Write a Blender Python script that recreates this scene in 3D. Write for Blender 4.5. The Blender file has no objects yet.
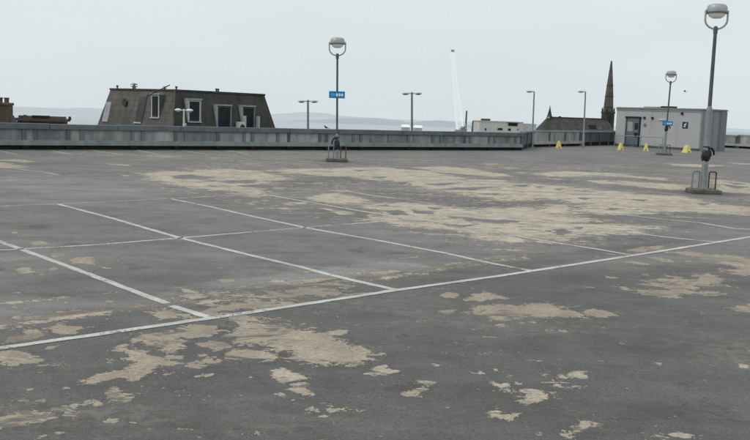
import bpy, bmesh, math, random
import numpy as np
from mathutils import Vector, Matrix

# ------------------------------------------------------------------ surveyed layout of the deck, in metres (camera foot = origin)
# BARE: (tone, outline) patches where the coating has peeled; HOLE: coating left inside them; STRIPS: (half width, tone, path)
# TONES: (tone, soft edge, outline) older and newer coats; LINES: (width, wear, path) of the bay markings
BARE = [
  (0.25,[(-3.099,7.168),(-3.029,7.243),(-2.955,7.354),(-2.846,7.474),(-2.772,7.346),(-2.86,7.201),(-2.966,7.09),(-3.042,7.035)]),
  (0.5,[(-2.906,7.608),(-2.8,7.734),(-2.724,7.671),(-2.57,7.693),(-2.603,7.579),(-2.552,7.48),(-2.635,7.42),(-2.767,7.45),(-2.821,7.548)]),
  (0.5,[(-3.074,6.812),(-2.953,6.828),(-2.869,6.857),(-2.756,6.853),(-2.665,6.766),(-2.566,6.609),(-2.64,6.562),(-2.729,6.518),(-2.815,6.578),(-2.856,6.6),(-2.967,6.642)]),
  (0.5,[(-2.668,7.004),(-2.565,7.08),(-2.543,7.021),(-2.624,6.93)]),
  (0.5,[(-3.032,7.482),(-2.968,7.541),(-2.854,7.472),(-2.973,7.4)]),
  (0.5,[(-3.077,7.317),(-3.012,7.367),(-2.986,7.303),(-3.04,7.268)]),
  (0.5,[(-2.544,7.749),(-2.499,7.778),(-2.485,7.705),(-2.517,7.693)]),
  (0.5,[(-2.075,6.698),(-2.036,6.725),(-2.02,6.671)]),
  (0.5,[(-2.045,6.862),(-2.011,6.908),(-1.985,6.847),(-2.017,6.819)]),
  (0.55,[(-2.466,5.252),(-2.336,5.384),(-2.288,5.453),(-2.231,5.536),(-2.176,5.561),(-2.079,5.513),(-2.027,5.442),(-1.958,5.393),(-2.051,5.304),(-2.15,5.238),(-2.24,5.16),(-2.383,5.072)]),
  (0.55,[(-2.087,5.57),(-2.015,5.625),(-1.949,5.645),(-1.923,5.588),(-1.929,5.548),(-1.847,5.498),(-1.837,5.45),(-1.882,5.412),(-1.946,5.45),(-1.972,5.505),(-2.054,5.515)]),
  (0.55,[(-2.384,5.7),(-2.363,5.765),(-2.251,5.653),(-2.175,5.542),(-2.246,5.573)]),
  (0.55,[(-1.851,5.973),(-1.816,6.068),(-1.751,6.039),(-1.735,5.995),(-1.785,5.963),(-1.742,5.915),(-1.685,5.86),(-1.611,5.783),(-1.67,5.715),(-1.746,5.79),(-1.818,5.889)]),
  (0.55,[(-1.913,5.759),(-1.872,5.755),(-1.83,5.71),(-1.759,5.677),(-1.782,5.642),(-1.878,5.693)]),
  (0.55,[(-1.676,5.385),(-1.642,5.444),(-1.59,5.431),(-1.591,5.357),(-1.638,5.324)]),
  (0.55,[(-2.087,6.131),(-2.058,6.24),(-1.983,6.378),(-1.929,6.395),(-1.856,6.455),(-1.71,6.473),(-1.727,6.368),(-1.644,6.254),(-1.734,6.181),(-1.772,6.263),(-1.907,6.322),(-1.892,6.225),(-1.94,6.054),(-2.017,6.115)]),
  (0.55,[(-2.259,5.672),(-2.196,5.77),(-2.18,5.73),(-2.221,5.628)]),
  (0.55,[(-2.275,5.944),(-2.24,6.002),(-2.211,5.96),(-2.252,5.938)]),
  (0.55,[(-2.15,6.012),(-2.131,6.032),(-2.113,5.989)]),
  (0.55,[(-2.084,5.956),(-2.064,5.968),(-2.056,5.937)]),
  (0.55,[(-1.875,5.128),(-1.845,5.131),(-1.848,5.104)]),
  (0.55,[(-1.971,5.079),(-1.936,5.082),(-1.944,5.055)]),
  (0.55,[(-1.371,5.265),(-1.357,5.274),(-1.355,5.239)]),
  (0.55,[(-2.421,5.583),(-2.355,5.614),(-2.347,5.594),(-2.413,5.564)]),
  (0.55,[(-2.359,5.795),(-2.34,5.81),(-2.328,5.773)]),
  (0.55,[(-2.374,5.951),(-2.345,5.963),(-2.347,5.931)]),
  (0.55,[(-1.643,6.069),(-1.623,6.081),(-1.624,6.044)]),
  (0.5,[(-2.051,7.529),(-1.924,7.547),(-1.818,7.619),(-1.803,7.707),(-1.675,7.86),(-1.504,7.923),(-1.383,7.767),(-1.401,7.571),(-1.524,7.484),(-1.664,7.486),(-1.72,7.356),(-1.593,7.32),(-1.584,7.243),(-1.649,7.267),(-1.557,7.119),(-1.631,6.975),(-1.702,7.069),(-1.716,7.193),(-1.87,7.205),(-1.944,7.325)]),
  (0.5,[(-2.051,7.311),(-1.935,7.293),(-1.927,7.229),(-2.017,7.25)]),
  (0.5,[(-2.099,6.987),(-2.08,7.176),(-1.975,7.191),(-2.013,7.059),(-1.957,6.975),(-1.854,6.988),(-1.762,6.823),(-1.664,6.778),(-1.527,6.699),(-1.567,6.639),(-1.645,6.641),(-1.649,6.533),(-1.728,6.429),(-1.853,6.497),(-1.833,6.673),(-1.947,6.771),(-1.956,6.915)]),
  (0.5,[(-1.664,6.911),(-1.499,6.897),(-1.512,6.808),(-1.627,6.823)]),
  (0.5,[(-1.428,6.64),(-1.391,6.689),(-1.279,6.658),(-1.273,6.567),(-1.38,6.565)]),
  (0.5,[(-1.507,7.318),(-1.417,7.298),(-1.403,7.399),(-1.296,7.38),(-1.223,7.259),(-1.256,7.066),(-1.338,7.148),(-1.442,7.249)]),
  (0.5,[(-1.312,6.805),(-1.201,6.762),(-1.206,6.706),(-1.286,6.752)]),
  (0.5,[(-1.436,6.94),(-1.341,6.952),(-1.371,6.901)]),
  (0.5,[(-1.243,6.4),(-1.176,6.459),(-1.16,6.41),(-1.215,6.348)]),
  (0.5,[(-1.184,6.937),(-1.159,7.079),(-1.003,7.142),(-0.965,6.883),(-1.073,6.852)]),
  (0.5,[(-1.237,7.388),(-1.094,7.407),(-1.084,7.342),(-1.184,7.329)]),
  (0.5,[(-2.105,8.293),(-2.0,8.377),(-1.878,8.268),(-1.946,8.15),(-2.062,8.199)]),
  (0.5,[(-1.349,7.529),(-1.213,7.718),(-1.228,7.925),(-1.335,8.185),(-1.256,8.222),(-1.147,8.132),(-1.033,7.349),(-1.099,7.44),(-1.171,7.568),(-1.282,7.497)]),
  (0.5,[(-2.045,6.862),(-2.006,6.891),(-1.981,6.835)]),
  (0.5,[(-2.079,6.686),(-2.04,6.714),(-2.017,6.661)]),
  (0.5,[(-1.539,6.365),(-1.521,6.413),(-1.509,6.344)]),
  (0.5,[(-1.311,6.342),(-1.287,6.37),(-1.282,6.311)]),
  (0.5,[(-1.48,6.273),(-1.414,6.305),(-1.418,6.261)]),
  (0.5,[(-1.684,7.821),(-1.665,7.899),(-1.499,7.901),(-1.553,7.802)]),
  (0.55,[(-1.231,8.064),(-1.14,8.214),(-1.012,8.112),(-0.853,8.041),(-0.715,7.961),(-0.65,7.857),(-0.508,7.915),(-0.405,7.745),(-0.383,7.677),(-0.234,7.524),(-0.151,7.369),(-0.055,7.253),(-0.087,7.187),(0.031,7.05),(0.015,6.96),(-0.081,6.901),(-0.207,6.835),(-0.336,6.847),(-0.476,6.796),(-0.525,6.807),(-0.48,6.956),(-0.585,6.942),(-0.653,7.144),(-0.786,7.285),(-0.894,7.335),(-1.016,7.352),(-1.122,7.37)]),
  (0.55,[(-0.39,7.783),(-0.325,7.941),(-0.184,7.886),(-0.243,7.753),(-0.37,7.75)]),
  (0.55,[(-1.096,7.099),(-0.981,7.102),(-0.87,7.147),(-0.782,7.036),(-0.786,6.859),(-0.884,6.876),(-1.062,6.882)]),
  (0.55,[(-0.694,8.143),(-0.61,8.156),(-0.651,8.086)]),
  (0.55,[(-0.812,7.217),(-0.741,7.259),(-0.748,7.101),(-0.789,7.096)]),
  (0.55,[(0.038,7.361),(0.081,7.387),(0.064,7.333)]),
  (0.55,[(-0.909,6.394),(-0.88,6.397),(-0.89,6.366)]),
  (0.7,[(-0.741,6.572),(-0.699,6.662),(-0.636,6.655),(-0.616,6.552),(-0.498,6.496),(-0.477,6.365),(-0.582,6.32),(-0.653,6.247),(-0.721,6.403)]),
  (0.7,[(-0.608,6.189),(-0.509,6.276),(-0.443,6.303),(-0.471,6.174),(-0.397,6.09),(-0.391,6.001),(-0.455,5.977),(-0.529,6.075)]),
  (0.7,[(-0.053,6.549),(0.018,6.663),(0.049,6.775),(0.112,6.835),(0.174,6.717),(0.236,6.675),(0.111,6.548),(0.009,6.522)]),
  (0.7,[(0.312,6.476),(0.433,6.47),(0.521,6.414),(0.402,6.24),(0.338,6.111),(0.231,6.069),(0.223,6.128),(0.322,6.2),(0.406,6.336)]),
  (0.7,[(-0.424,5.718),(-0.379,5.722),(-0.347,5.647),(-0.391,5.642)]),
  (0.7,[(-0.278,5.842),(-0.238,5.764),(-0.13,5.776),(-0.127,5.711),(-0.217,5.713),(-0.231,5.643),(-0.251,5.683)]),
  (0.7,[(-0.345,5.621),(-0.268,5.655),(-0.255,5.594),(-0.315,5.573)]),
  (0.7,[(-0.641,6.015),(-0.603,6.055),(-0.58,6.01),(-0.613,5.966)]),
  (0.7,[(-0.551,5.909),(-0.516,5.93),(-0.52,5.884)]),
  (0.7,[(-0.088,5.726),(-0.048,5.752),(-0.056,5.708)]),
  (0.7,[(0.06,6.42),(0.09,6.437),(0.08,6.396)]),
  (0.7,[(0.259,6.607),(0.293,6.625),(0.279,6.581)]),
  (0.7,[(-0.908,6.387),(-0.879,6.391),(-0.888,6.356)]),
  (0.7,[(0.501,6.928),(0.559,6.889),(0.554,6.814),(0.517,6.839)]),
  (0.7,[(-0.99,6.528),(-0.962,6.531),(-0.968,6.489)]),
  (0.7,[(-0.485,5.939),(-0.46,5.953),(-0.467,5.906)]),
  (0.7,[(-0.233,5.496),(-0.207,5.508),(-0.214,5.468)]),
  (0.45,[(0.731,9.642),(0.837,9.851),(0.965,9.754),(0.928,9.505),(0.754,9.546)]),
  (0.45,[(0.977,9.402),(1.125,9.709),(1.271,9.926),(1.432,9.761),(1.517,9.561),(1.312,9.527),(1.176,9.367)]),
  (0.45,[(0.961,8.797),(1.109,8.905),(1.119,9.12),(1.309,9.282),(1.553,9.19),(1.7,9.385),(1.887,9.456),(1.958,9.228),(2.107,8.999),(2.151,8.825),(2.01,8.803),(1.774,8.709),(1.611,8.862),(1.443,8.659),(1.217,8.568),(1.122,8.668)]),
  (0.45,[(2.208,9.015),(2.318,9.182),(2.442,9.113),(2.552,8.946),(2.362,8.798),(2.228,8.92)]),
  (0.45,[(0.664,8.836),(0.879,8.956),(0.801,8.678),(0.72,8.665)]),
  (0.45,[(1.196,8.311),(1.263,8.331),(1.24,8.253)]),
  (0.45,[(1.438,8.455),(1.518,8.467),(1.48,8.396)]),
  (0.45,[(1.558,8.517),(1.638,8.551),(1.596,8.391)]),
  (0.45,[(1.656,8.577),(1.756,8.614),(1.715,8.54)]),
  (0.45,[(1.806,8.272),(1.839,8.245),(1.838,8.122),(1.815,8.19)]),
  (0.45,[(1.062,7.846),(1.15,7.867),(1.117,7.806)]),
  (0.45,[(2.235,7.816),(2.314,7.883),(2.271,7.729)]),
  (0.45,[(0.716,7.694),(0.759,7.719),(0.741,7.651)]),
  (0.45,[(0.955,8.098),(0.986,8.113),(0.965,8.059)]),
  (0.45,[(1.092,7.431),(1.137,7.454),(1.115,7.399)]),
  (0.45,[(1.012,7.839),(1.051,7.854),(1.032,7.803)]),
  (0.45,[(2.218,8.331),(2.264,8.359),(2.228,8.269)]),
  (0.45,[(2.971,11.134),(3.152,11.168),(3.062,11.023)]),
  (0.45,[(2.986,10.494),(3.108,10.467),(3.074,10.348),(3.0,10.367)]),
  (0.75,[(0.769,6.761),(0.833,6.734),(0.924,6.722),(0.902,6.674),(0.814,6.709)]),
  (0.75,[(0.964,6.843),(1.055,6.819),(1.042,6.788),(0.977,6.81)]),
  (0.75,[(0.876,6.464),(0.946,6.504),(0.955,6.452),(1.07,6.413),(0.998,6.353),(0.95,6.409)]),
  (0.75,[(1.116,6.3),(1.234,6.339),(1.298,6.221),(1.252,6.097),(1.093,5.964),(1.07,6.007),(1.155,6.11),(1.168,6.232)]),
  (0.75,[(1.311,6.287),(1.396,6.242),(1.347,6.193)]),
  (0.75,[(1.464,6.696),(1.574,6.743),(1.613,6.845),(1.69,6.884),(1.708,6.741),(1.732,6.633),(1.626,6.676)]),
  (0.75,[(0.777,5.693),(0.804,5.802),(0.896,5.833),(0.928,5.751),(1.083,5.818),(1.135,5.867),(1.117,5.804),(0.994,5.715),(0.993,5.613),(0.918,5.585),(0.888,5.671),(0.799,5.646)]),
  (0.75,[(0.863,5.918),(0.932,5.993),(0.949,5.949),(0.89,5.898)]),
  (0.75,[(1.282,5.42),(1.382,5.591),(1.457,5.671),(1.539,5.627),(1.445,5.558),(1.357,5.48)]),
  (0.75,[(1.392,6.418),(1.423,6.453),(1.42,6.4)]),
  (0.75,[(1.527,6.237),(1.553,6.254),(1.541,6.214)]),
  (0.75,[(1.366,6.684),(1.389,6.698),(1.373,6.657)]),
  (0.75,[(1.511,6.862),(1.546,6.89),(1.53,6.841)]),
  (0.75,[(1.096,6.479),(1.158,6.507),(1.141,6.452)]),
  (0.75,[(1.09,5.431),(1.106,5.433),(1.097,5.409)]),
  (0.75,[(1.078,6.573),(1.117,6.611),(1.106,6.566)]),
  (0.6,[(1.998,5.508),(2.079,5.485),(2.043,5.445),(1.995,5.465)]),
  (0.6,[(2.462,6.047),(2.505,6.059),(2.48,6.006)]),
  (0.6,[(3.098,7.234),(3.192,7.206),(3.131,7.06),(3.074,7.112)]),
  (0.6,[(3.347,7.707),(3.411,7.727),(3.366,7.619)]),
  (0.6,[(2.394,7.138),(2.432,7.152),(2.398,7.079)]),
  (0.45,[(3.534,12.483),(3.729,12.523),(3.898,12.272),(3.791,12.215)]),
  (0.45,[(3.888,13.48),(4.27,13.936),(4.739,14.226),(4.548,13.844),(4.168,13.48)]),
  (0.45,[(4.038,13.045),(4.266,12.957),(4.383,12.55),(4.171,12.561)]),
  (0.45,[(4.56,13.567),(4.868,13.593),(5.157,13.387),(5.509,13.282),(5.79,13.029),(5.169,11.586),(4.887,11.735),(4.786,12.073),(5.153,12.248),(4.954,12.595),(4.982,12.916),(4.807,13.231)]),
  (0.45,[(3.429,10.869),(3.651,10.938),(3.959,11.21),(4.14,11.098),(4.434,11.68),(4.587,11.553),(4.567,11.249),(4.22,10.874),(3.9,10.575),(3.76,10.396),(4.113,10.381),(3.981,10.235),(3.62,10.21),(3.507,9.951),(3.32,9.978),(3.162,10.193),(2.989,10.48),(3.186,10.45),(3.434,10.34),(3.624,10.373),(3.508,10.572)]),
  (0.45,[(3.914,9.43),(4.072,9.648),(4.415,9.836),(4.159,9.243),(3.982,9.368)]),
  (0.45,[(2.997,11.222),(3.138,11.13),(3.024,11.007)]),
  (0.45,[(3.923,11.74),(4.168,11.869),(4.081,11.739)]),
  (0.45,[(4.49,12.682),(4.725,12.731),(4.569,12.552)]),
  (0.45,[(3.69,10.088),(3.778,10.055),(3.729,9.953)]),
  (0.45,[(3.888,11.33),(4.026,11.326),(3.954,11.194)]),
  (0.45,[(4.387,10.822),(4.461,10.808),(4.398,10.716)]),
  (0.45,[(3.567,11.467),(3.626,11.493),(3.569,11.36)]),
  (0.45,[(3.245,12.874),(3.345,12.895),(3.278,12.689)]),
  (0.45,[(3.47,13.201),(3.653,13.161),(3.585,13.026)]),
  (1.0,[(0.142,16.025),(-0.135,16.686),(0.148,17.303),(0.014,17.733),(-0.187,18.579),(0.01,19.192),(0.547,19.663),(0.965,19.63),(1.415,19.215),(1.981,19.019),(2.525,19.195),(2.914,19.052),(3.425,19.323),(4.345,20.656),(4.614,20.446),(3.292,14.424),(2.613,14.082),(2.162,13.946),(1.847,14.165),(1.555,14.719),(1.132,15.113),(0.681,15.418)]),
  (1.0,[(-0.251,32.26),(0.413,31.994),(1.185,31.392),(1.899,31.377),(2.324,29.3),(3.013,27.776),(3.92,27.89),(4.04,27.72),(3.182,21.673),(2.553,21.678),(2.262,22.395),(1.921,22.776),(1.47,23.132),(1.167,23.851),(0.768,25.549),(0.35,26.045),(-0.193,26.365)]),
  (1.0,[(1.377,32.963),(2.548,34.076),(3.596,33.326),(4.206,30.675),(4.093,29.152),(3.459,29.687),(2.77,30.225),(2.167,30.559)]),
  (0.95,[(-3.59,28.148),(-3.046,29.632),(-1.873,30.473),(-0.896,31.525),(0.115,31.88),(0.106,25.625),(-0.299,26.137),(-0.759,27.03),(-1.652,26.984),(-2.561,27.74),(-3.077,27.232)]),
  (0.95,[(-4.13,27.864),(-3.548,27.824),(-2.992,26.485),(-2.436,25.291),(-2.927,24.591),(-3.68,24.851)]),
  (0.95,[(-1.589,20.059),(-1.166,21.41),(-0.664,21.028),(-0.151,20.02),(-0.363,19.259),(-0.832,19.022),(-1.158,19.182),(-1.457,19.437)]),
  (0.95,[(-1.962,18.867),(-1.478,19.19),(-1.515,18.678),(-1.908,18.361)]),
  (0.95,[(-1.166,18.105),(-0.812,17.807),(-0.318,17.247),(-0.659,16.836),(-0.95,17.63)]),
  (0.95,[(-0.354,18.843),(0.197,19.217),(0.19,18.16),(-0.19,18.352)]),
  (0.95,[(-0.167,16.745),(0.182,16.908),(0.177,16.164),(-0.025,16.243)]),
  (0.95,[(-3.07,21.062),(-2.625,20.661),(-2.808,20.137),(-2.94,20.177)]),
  (0.5,[(-2.621,22.434),(-2.319,22.669),(-2.282,21.877),(-2.516,21.94)]),
  (0.5,[(-1.83,24.241),(-1.496,24.516),(-1.554,23.866)]),
  (0.5,[(-2.276,24.171),(-1.869,24.099),(-2.02,23.545)]),
  (0.5,[(-1.286,21.912),(-0.711,22.4),(-0.779,21.756)]),
  (0.95,[(-6.847,25.521),(-6.393,26.716),(-5.635,26.536),(-5.759,27.653),(-4.956,28.632),(-3.606,28.272),(-2.571,20.247),(-3.161,20.252),(-3.421,20.805),(-3.185,21.542),(-3.728,21.074),(-4.308,21.345),(-5.135,22.239),(-6.214,23.901)]),
  (1.0,[(3.433,27.445),(4.072,27.151),(4.852,26.793),(5.537,26.087),(6.246,25.441),(7.037,24.87),(5.746,20.218),(5.011,19.79),(5.19,21.046),(4.674,21.083),(4.556,21.796),(4.047,21.985),(3.432,21.263),(2.665,21.125)]),
  (1.0,[(2.411,19.03),(3.205,19.546),(3.672,19.435),(3.582,18.522),(3.314,17.885),(3.8,17.717),(4.198,17.528),(4.148,16.713),(2.06,16.139)]),
  (1.0,[(4.022,31.23),(4.507,31.01),(4.583,29.806),(3.74,28.984)]),
  (1.0,[(5.525,31.711),(7.306,33.932),(8.229,33.685),(9.427,33.487),(8.94,31.731),(7.777,31.804),(6.681,30.386),(5.768,30.206)]),
  (1.0,[(6.903,29.176),(7.61,29.106),(7.942,28.132),(7.008,27.657)]),
  (1.0,[(3.81,19.743),(4.607,20.003),(4.195,19.236),(3.792,19.217)]),
  (0.6,[(7.334,36.562),(8.083,37.235),(7.621,35.766)]),
  (0.6,[(4.908,31.972),(5.523,32.487),(5.276,31.397)]),
  (0.6,[(5.294,29.642),(6.384,29.578),(5.971,28.751)]),
  (0.6,[(4.958,35.214),(5.815,35.112),(5.094,34.148)]),
  (0.6,[(4.328,37.357),(5.258,37.386),(4.652,36.254)]),
  (0.9,[(6.71,24.517),(7.287,24.405),(7.952,24.115),(8.398,23.256),(8.668,21.961),(9.411,21.567),(8.529,19.507),(7.764,19.627),(7.126,19.9),(6.483,19.7),(5.826,19.141),(5.322,19.338)]),
  (0.9,[(8.107,29.726),(8.693,29.205),(9.465,28.792),(10.148,28.361),(9.364,26.135),(8.608,26.142),(8.257,26.956),(7.559,27.683)]),
  (0.9,[(12.16,32.007),(13.115,30.218),(11.365,26.132),(10.372,25.81),(10.376,26.658),(11.322,29.445)]),
  (0.9,[(9.868,32.086),(10.533,31.687),(9.919,30.389),(8.506,31.703),(8.848,32.999)]),
  (0.9,[(14.22,43.212),(15.688,43.327),(16.973,43.183),(14.969,40.62),(13.869,41.092)]),
  (0.9,[(18.463,46.276),(19.791,46.254),(19.335,45.18),(18.277,44.867)]),
  (1.0,[(3.402,25.823),(4.972,26.693),(5.846,25.185),(6.747,24.278),(7.861,24.301),(8.618,24.036),(8.406,22.19),(7.6,20.019),(6.326,19.465),(5.438,18.837),(4.94,18.686),(4.638,19.098),(4.097,19.296),(5.175,20.967),(4.581,21.33),(4.37,22.265),(3.616,20.995),(2.797,21.093)]),
  (1.0,[(2.589,19.462),(3.341,19.709),(3.47,18.435),(4.139,18.156),(4.355,17.669),(4.082,16.745),(4.939,17.063),(5.428,16.714),(4.892,15.861),(4.089,15.377),(3.185,14.444),(2.453,14.03),(1.908,14.135)]),
  (1.9,[(-5.923,35.453),(1.862,38.259),(10.784,39.107),(16.693,34.719),(9.004,18.547),(5.754,19.033),(3.608,14.592),(1.638,13.471),(0.456,15.841),(-1.478,17.173),(-3.225,19.382),(-6.088,22.606)]),
  (1.9,[(-12.533,34.788),(-2.296,42.751),(-1.998,37.328),(-8.497,31.548)]),
  (2.6,[(-2.627,8.031),(-1.164,8.252),(0.422,7.316),(0.503,6.011),(-0.256,5.682),(-1.177,5.937),(-1.688,5.775),(-2.188,5.333),(-2.722,5.664),(-2.512,6.933)]),
  (2.6,[(0.694,7.514),(1.584,7.156),(1.961,6.168),(1.594,5.351),(0.72,5.442)]),
  (2.6,[(0.675,10.204),(2.783,9.717),(2.451,8.499),(0.657,8.238)]),
  (2.6,[(3.5,13.492),(6.972,14.273),(4.711,9.516),(3.019,9.756)]),
  (2.6,[(-6.073,12.753),(-4.029,13.269),(-2.799,9.581),(-4.101,8.581)]),
  (2.6,[(-4.101,8.581),(-1.787,8.963),(-1.713,7.706),(-3.275,6.833)]),
  (0.55,[(-3.861,10.978),(-3.828,11.26),(-3.693,11.249),(-3.425,10.787),(-3.448,10.691),(-3.604,10.88),(-3.728,10.78)]),
  (0.55,[(-4.849,12.267),(-4.787,12.479),(-4.561,12.215),(-4.699,12.064)]),
  (0.55,[(-4.277,10.349),(-4.162,10.441),(-3.958,10.077),(-4.071,9.991)]),
  (0.55,[(-4.256,11.393),(-4.18,11.599),(-4.036,11.337),(-4.096,11.183)]),
  (0.55,[(-3.338,10.642),(-3.186,10.601),(-3.21,10.526)]),
  (0.55,[(-3.943,10.113),(-3.796,10.076),(-3.792,9.949)]),
  (0.55,[(-4.114,11.7),(-4.037,11.674),(-4.027,11.548)]),
  (0.55,[(-3.922,10.454),(-3.81,10.442),(-3.832,10.334)]),
  (0.55,[(-5.556,13.279),(-5.402,13.233),(-5.392,13.068)]),
  (0.55,[(-3.538,8.369),(-3.443,8.407),(-3.439,8.307)]),
  (0.55,[(-3.375,8.362),(-3.341,8.401),(-3.32,8.315)]),
  (0.55,[(-3.092,8.637),(-3.067,8.677),(-3.035,8.564)]),
  (0.55,[(-2.703,8.736),(-2.644,8.794),(-2.625,8.689)]),
  (0.55,[(-2.101,8.287),(-2.049,8.426),(-1.894,8.341),(-1.865,8.165),(-1.974,8.118)]),
  (0.55,[(-4.345,10.084),(-4.312,10.09),(-4.291,10.013)]),
  (0.55,[(-2.296,9.55),(-2.156,9.675),(-2.033,9.497),(-2.179,9.528)]),
  (0.6,[(-12.165,27.838),(-11.585,27.69),(-10.573,26.585),(-10.64,25.679),(-11.199,25.621)]),
  (0.6,[(-12.637,28.921),(-12.073,29.744),(-11.147,28.783),(-11.3,28.27)]),
  (0.6,[(-9.128,29.183),(-8.129,28.958),(-7.939,28.28),(-8.815,28.753)]),
  (0.6,[(-7.326,24.904),(-6.919,24.741),(-6.827,23.879)]),
  (0.45,[(-9.14,34.064),(-8.634,35.157),(-7.684,34.804),(-8.07,33.423)]),
  (0.45,[(-6.763,34.872),(-6.031,34.81),(-6.28,33.826)]),
  (0.45,[(-5.12,31.846),(-4.299,32.349),(-4.186,31.507),(-4.665,31.443)]),
  (0.4,[(-1.683,8.461),(-1.558,8.732),(-1.208,8.981),(-1.006,9.064),(-1.15,8.75),(-1.437,8.477),(-1.634,8.337)]),
  (0.4,[(-1.21,9.393),(-0.907,9.681),(-0.638,9.887),(-0.296,9.646),(-0.438,9.391),(-0.712,9.371),(-0.883,9.16),(-1.136,9.247)]),
  (0.4,[(-1.357,8.294),(-1.221,8.368),(-1.151,8.221),(-1.277,8.099)]),
  (0.4,[(-0.695,8.135),(-0.615,8.177),(-0.632,8.094)]),
  (0.4,[(-1.833,10.08),(-1.668,10.158),(-1.584,10.002),(-1.743,9.912)]),
  (0.6,[(-2.164,9.717),(-2.023,9.458),(-1.876,9.346),(-1.876,9.148),(-2.007,9.257)]),
  (0.6,[(-0.887,10.755),(-0.773,10.901),(-0.819,10.681)]),
]
HOLE = [
  [(0.712,18.35),(1.172,18.094),(1.192,17.528),(0.822,17.649)],
  [(1.109,16.218),(1.58,15.959),(1.9,16.202),(1.496,15.564)],
  [(1.653,17.302),(2.199,17.024),(2.749,16.885),(2.323,16.398),(1.85,16.671)],
  [(0.178,17.93),(0.514,18.287),(0.651,17.364),(0.331,17.177)],
  [(1.111,19.005),(1.443,18.792),(1.241,18.315)],
  [(1.42,17.368),(1.698,17.227),(1.51,16.867)],
  [(0.011,18.914),(0.302,19.178),(0.239,18.719)],
  [(0.554,25.454),(1.11,26.179),(0.703,25.061)],
  [(1.383,25.162),(2.178,25.968),(2.641,26.308),(1.773,24.761)],
  [(1.381,23.261),(2.244,24.293),(3.56,25.262),(2.583,23.684)],
  [(-0.202,27.259),(0.368,27.768),(0.135,26.664)],
  [(2.467,22.573),(3.179,22.999),(3.181,22.49)],
  [(-3.515,28.014),(-2.985,27.945),(-3.13,27.205)],
  [(-0.849,29.963),(-0.362,30.608),(-0.591,29.542)],
  [(-5.885,25.031),(-5.44,25.62),(-4.621,24.928),(-4.757,24.051),(-5.47,24.117)],
  [(-4.281,23.626),(-3.985,24.208),(-3.324,24.509),(-3.231,23.473),(-3.821,23.216)],
  [(-3.537,22.637),(-2.963,23.289),(-2.805,22.061),(-3.282,22.188)],
  [(-4.73,23.425),(-4.389,24.22),(-4.339,23.413)],
  [(5.026,25.129),(5.482,25.314),(5.148,24.704)],
  [(5.162,22.484),(5.546,22.526),(5.223,21.94)],
  [(4.662,25.722),(4.926,25.705),(4.656,25.1)],
  [(3.985,25.822),(4.719,26.668),(4.219,25.287)],
  [(2.979,22.923),(3.257,22.874),(3.009,22.426)],
  [(2.238,17.022),(2.564,16.828),(2.897,17.154),(2.477,16.469)],
  [(11.614,29.571),(12.139,28.56),(11.345,27.69)],
  [(8.07,22.202),(8.469,22.159),(8.024,21.447)],
  [(12.164,30.992),(12.658,30.021),(12.096,29.553)],
  [(6.543,22.501),(7.066,22.686),(6.702,22.092)],
  [(3.211,15.82),(3.466,15.998),(3.515,15.506),(3.238,15.128)],
  [(2.446,17.117),(2.746,17.032),(2.462,16.497)],
  [(3.044,15.703),(3.199,15.636),(3.063,15.424)],
  [(2.174,15.126),(2.409,14.853),(2.7,14.449),(2.48,14.457)],
  [(5.341,20.248),(5.595,20.047),(5.316,19.682)],
  [(3.665,16.239),(3.905,16.42),(3.76,16.002)],
]
STRIPS = [
  (0.05,0.7,[(-3.364,7.542),(-3.279,7.591),(-3.202,7.661),(-2.968,7.893),(-2.716,8.132),(-2.571,8.272)]),
  (0.06,0.1,[(-3.419,7.666),(-3.342,7.738),(-3.133,7.939),(-2.943,8.13),(-2.759,8.259),(-2.612,8.403),(-2.407,8.507),(-2.22,8.627)]),
  (0.05,0.75,[(-3.75,8.418),(-3.662,8.486),(-3.509,8.594),(-3.282,8.735),(-3.162,8.852)]),
  (0.03,0.7,[(-2.974,9.053),(-2.732,9.225)]),
  (0.05,0.05,[(-2.184,8.472),(-1.956,8.786),(-1.747,9.042),(-1.531,9.338),(-1.286,9.544),(-0.979,9.827),(-0.597,10.152),(-0.038,10.694)]),
  (0.05,0.05,[(-0.037,10.584),(0.278,10.848),(0.61,11.162),(0.961,11.494),(1.259,11.791),(1.614,12.154),(1.988,12.516),(2.813,13.162)]),
  (0.05,0.15,[(1.797,12.377),(2.322,12.774),(2.94,13.287)]),
  (0.03,0.6,[(0.228,11.863),(0.589,12.238),(0.626,12.268)]),
  (0.16,1.7,[(-2.184,8.472),(-1.956,8.786),(-1.759,9.103),(-1.542,9.404),(-1.295,9.613),(-0.985,9.884),(-0.599,10.182),(-0.038,10.762)]),
  (0.14,1.65,[(-3.388,7.597),(-3.312,7.667),(-3.109,7.88),(-2.915,8.053),(-2.737,8.195),(-2.591,8.337),(-2.402,8.49),(-2.216,8.61)]),
  (0.13,1.75,[(-0.037,10.584),(0.278,10.848),(0.61,11.162),(0.961,11.494),(1.259,11.791),(1.614,12.154),(1.988,12.516)]),
  (0.2,1.6,[(-1.679,8.439),(-1.47,8.664),(-1.151,8.953),(-0.775,9.468),(-0.309,9.616)]),
  (0.05,-1,[(-13.154,29.965),(-11.867,29.086),(-10.352,28.237),(-8.606,26.803)]),
]
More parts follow.
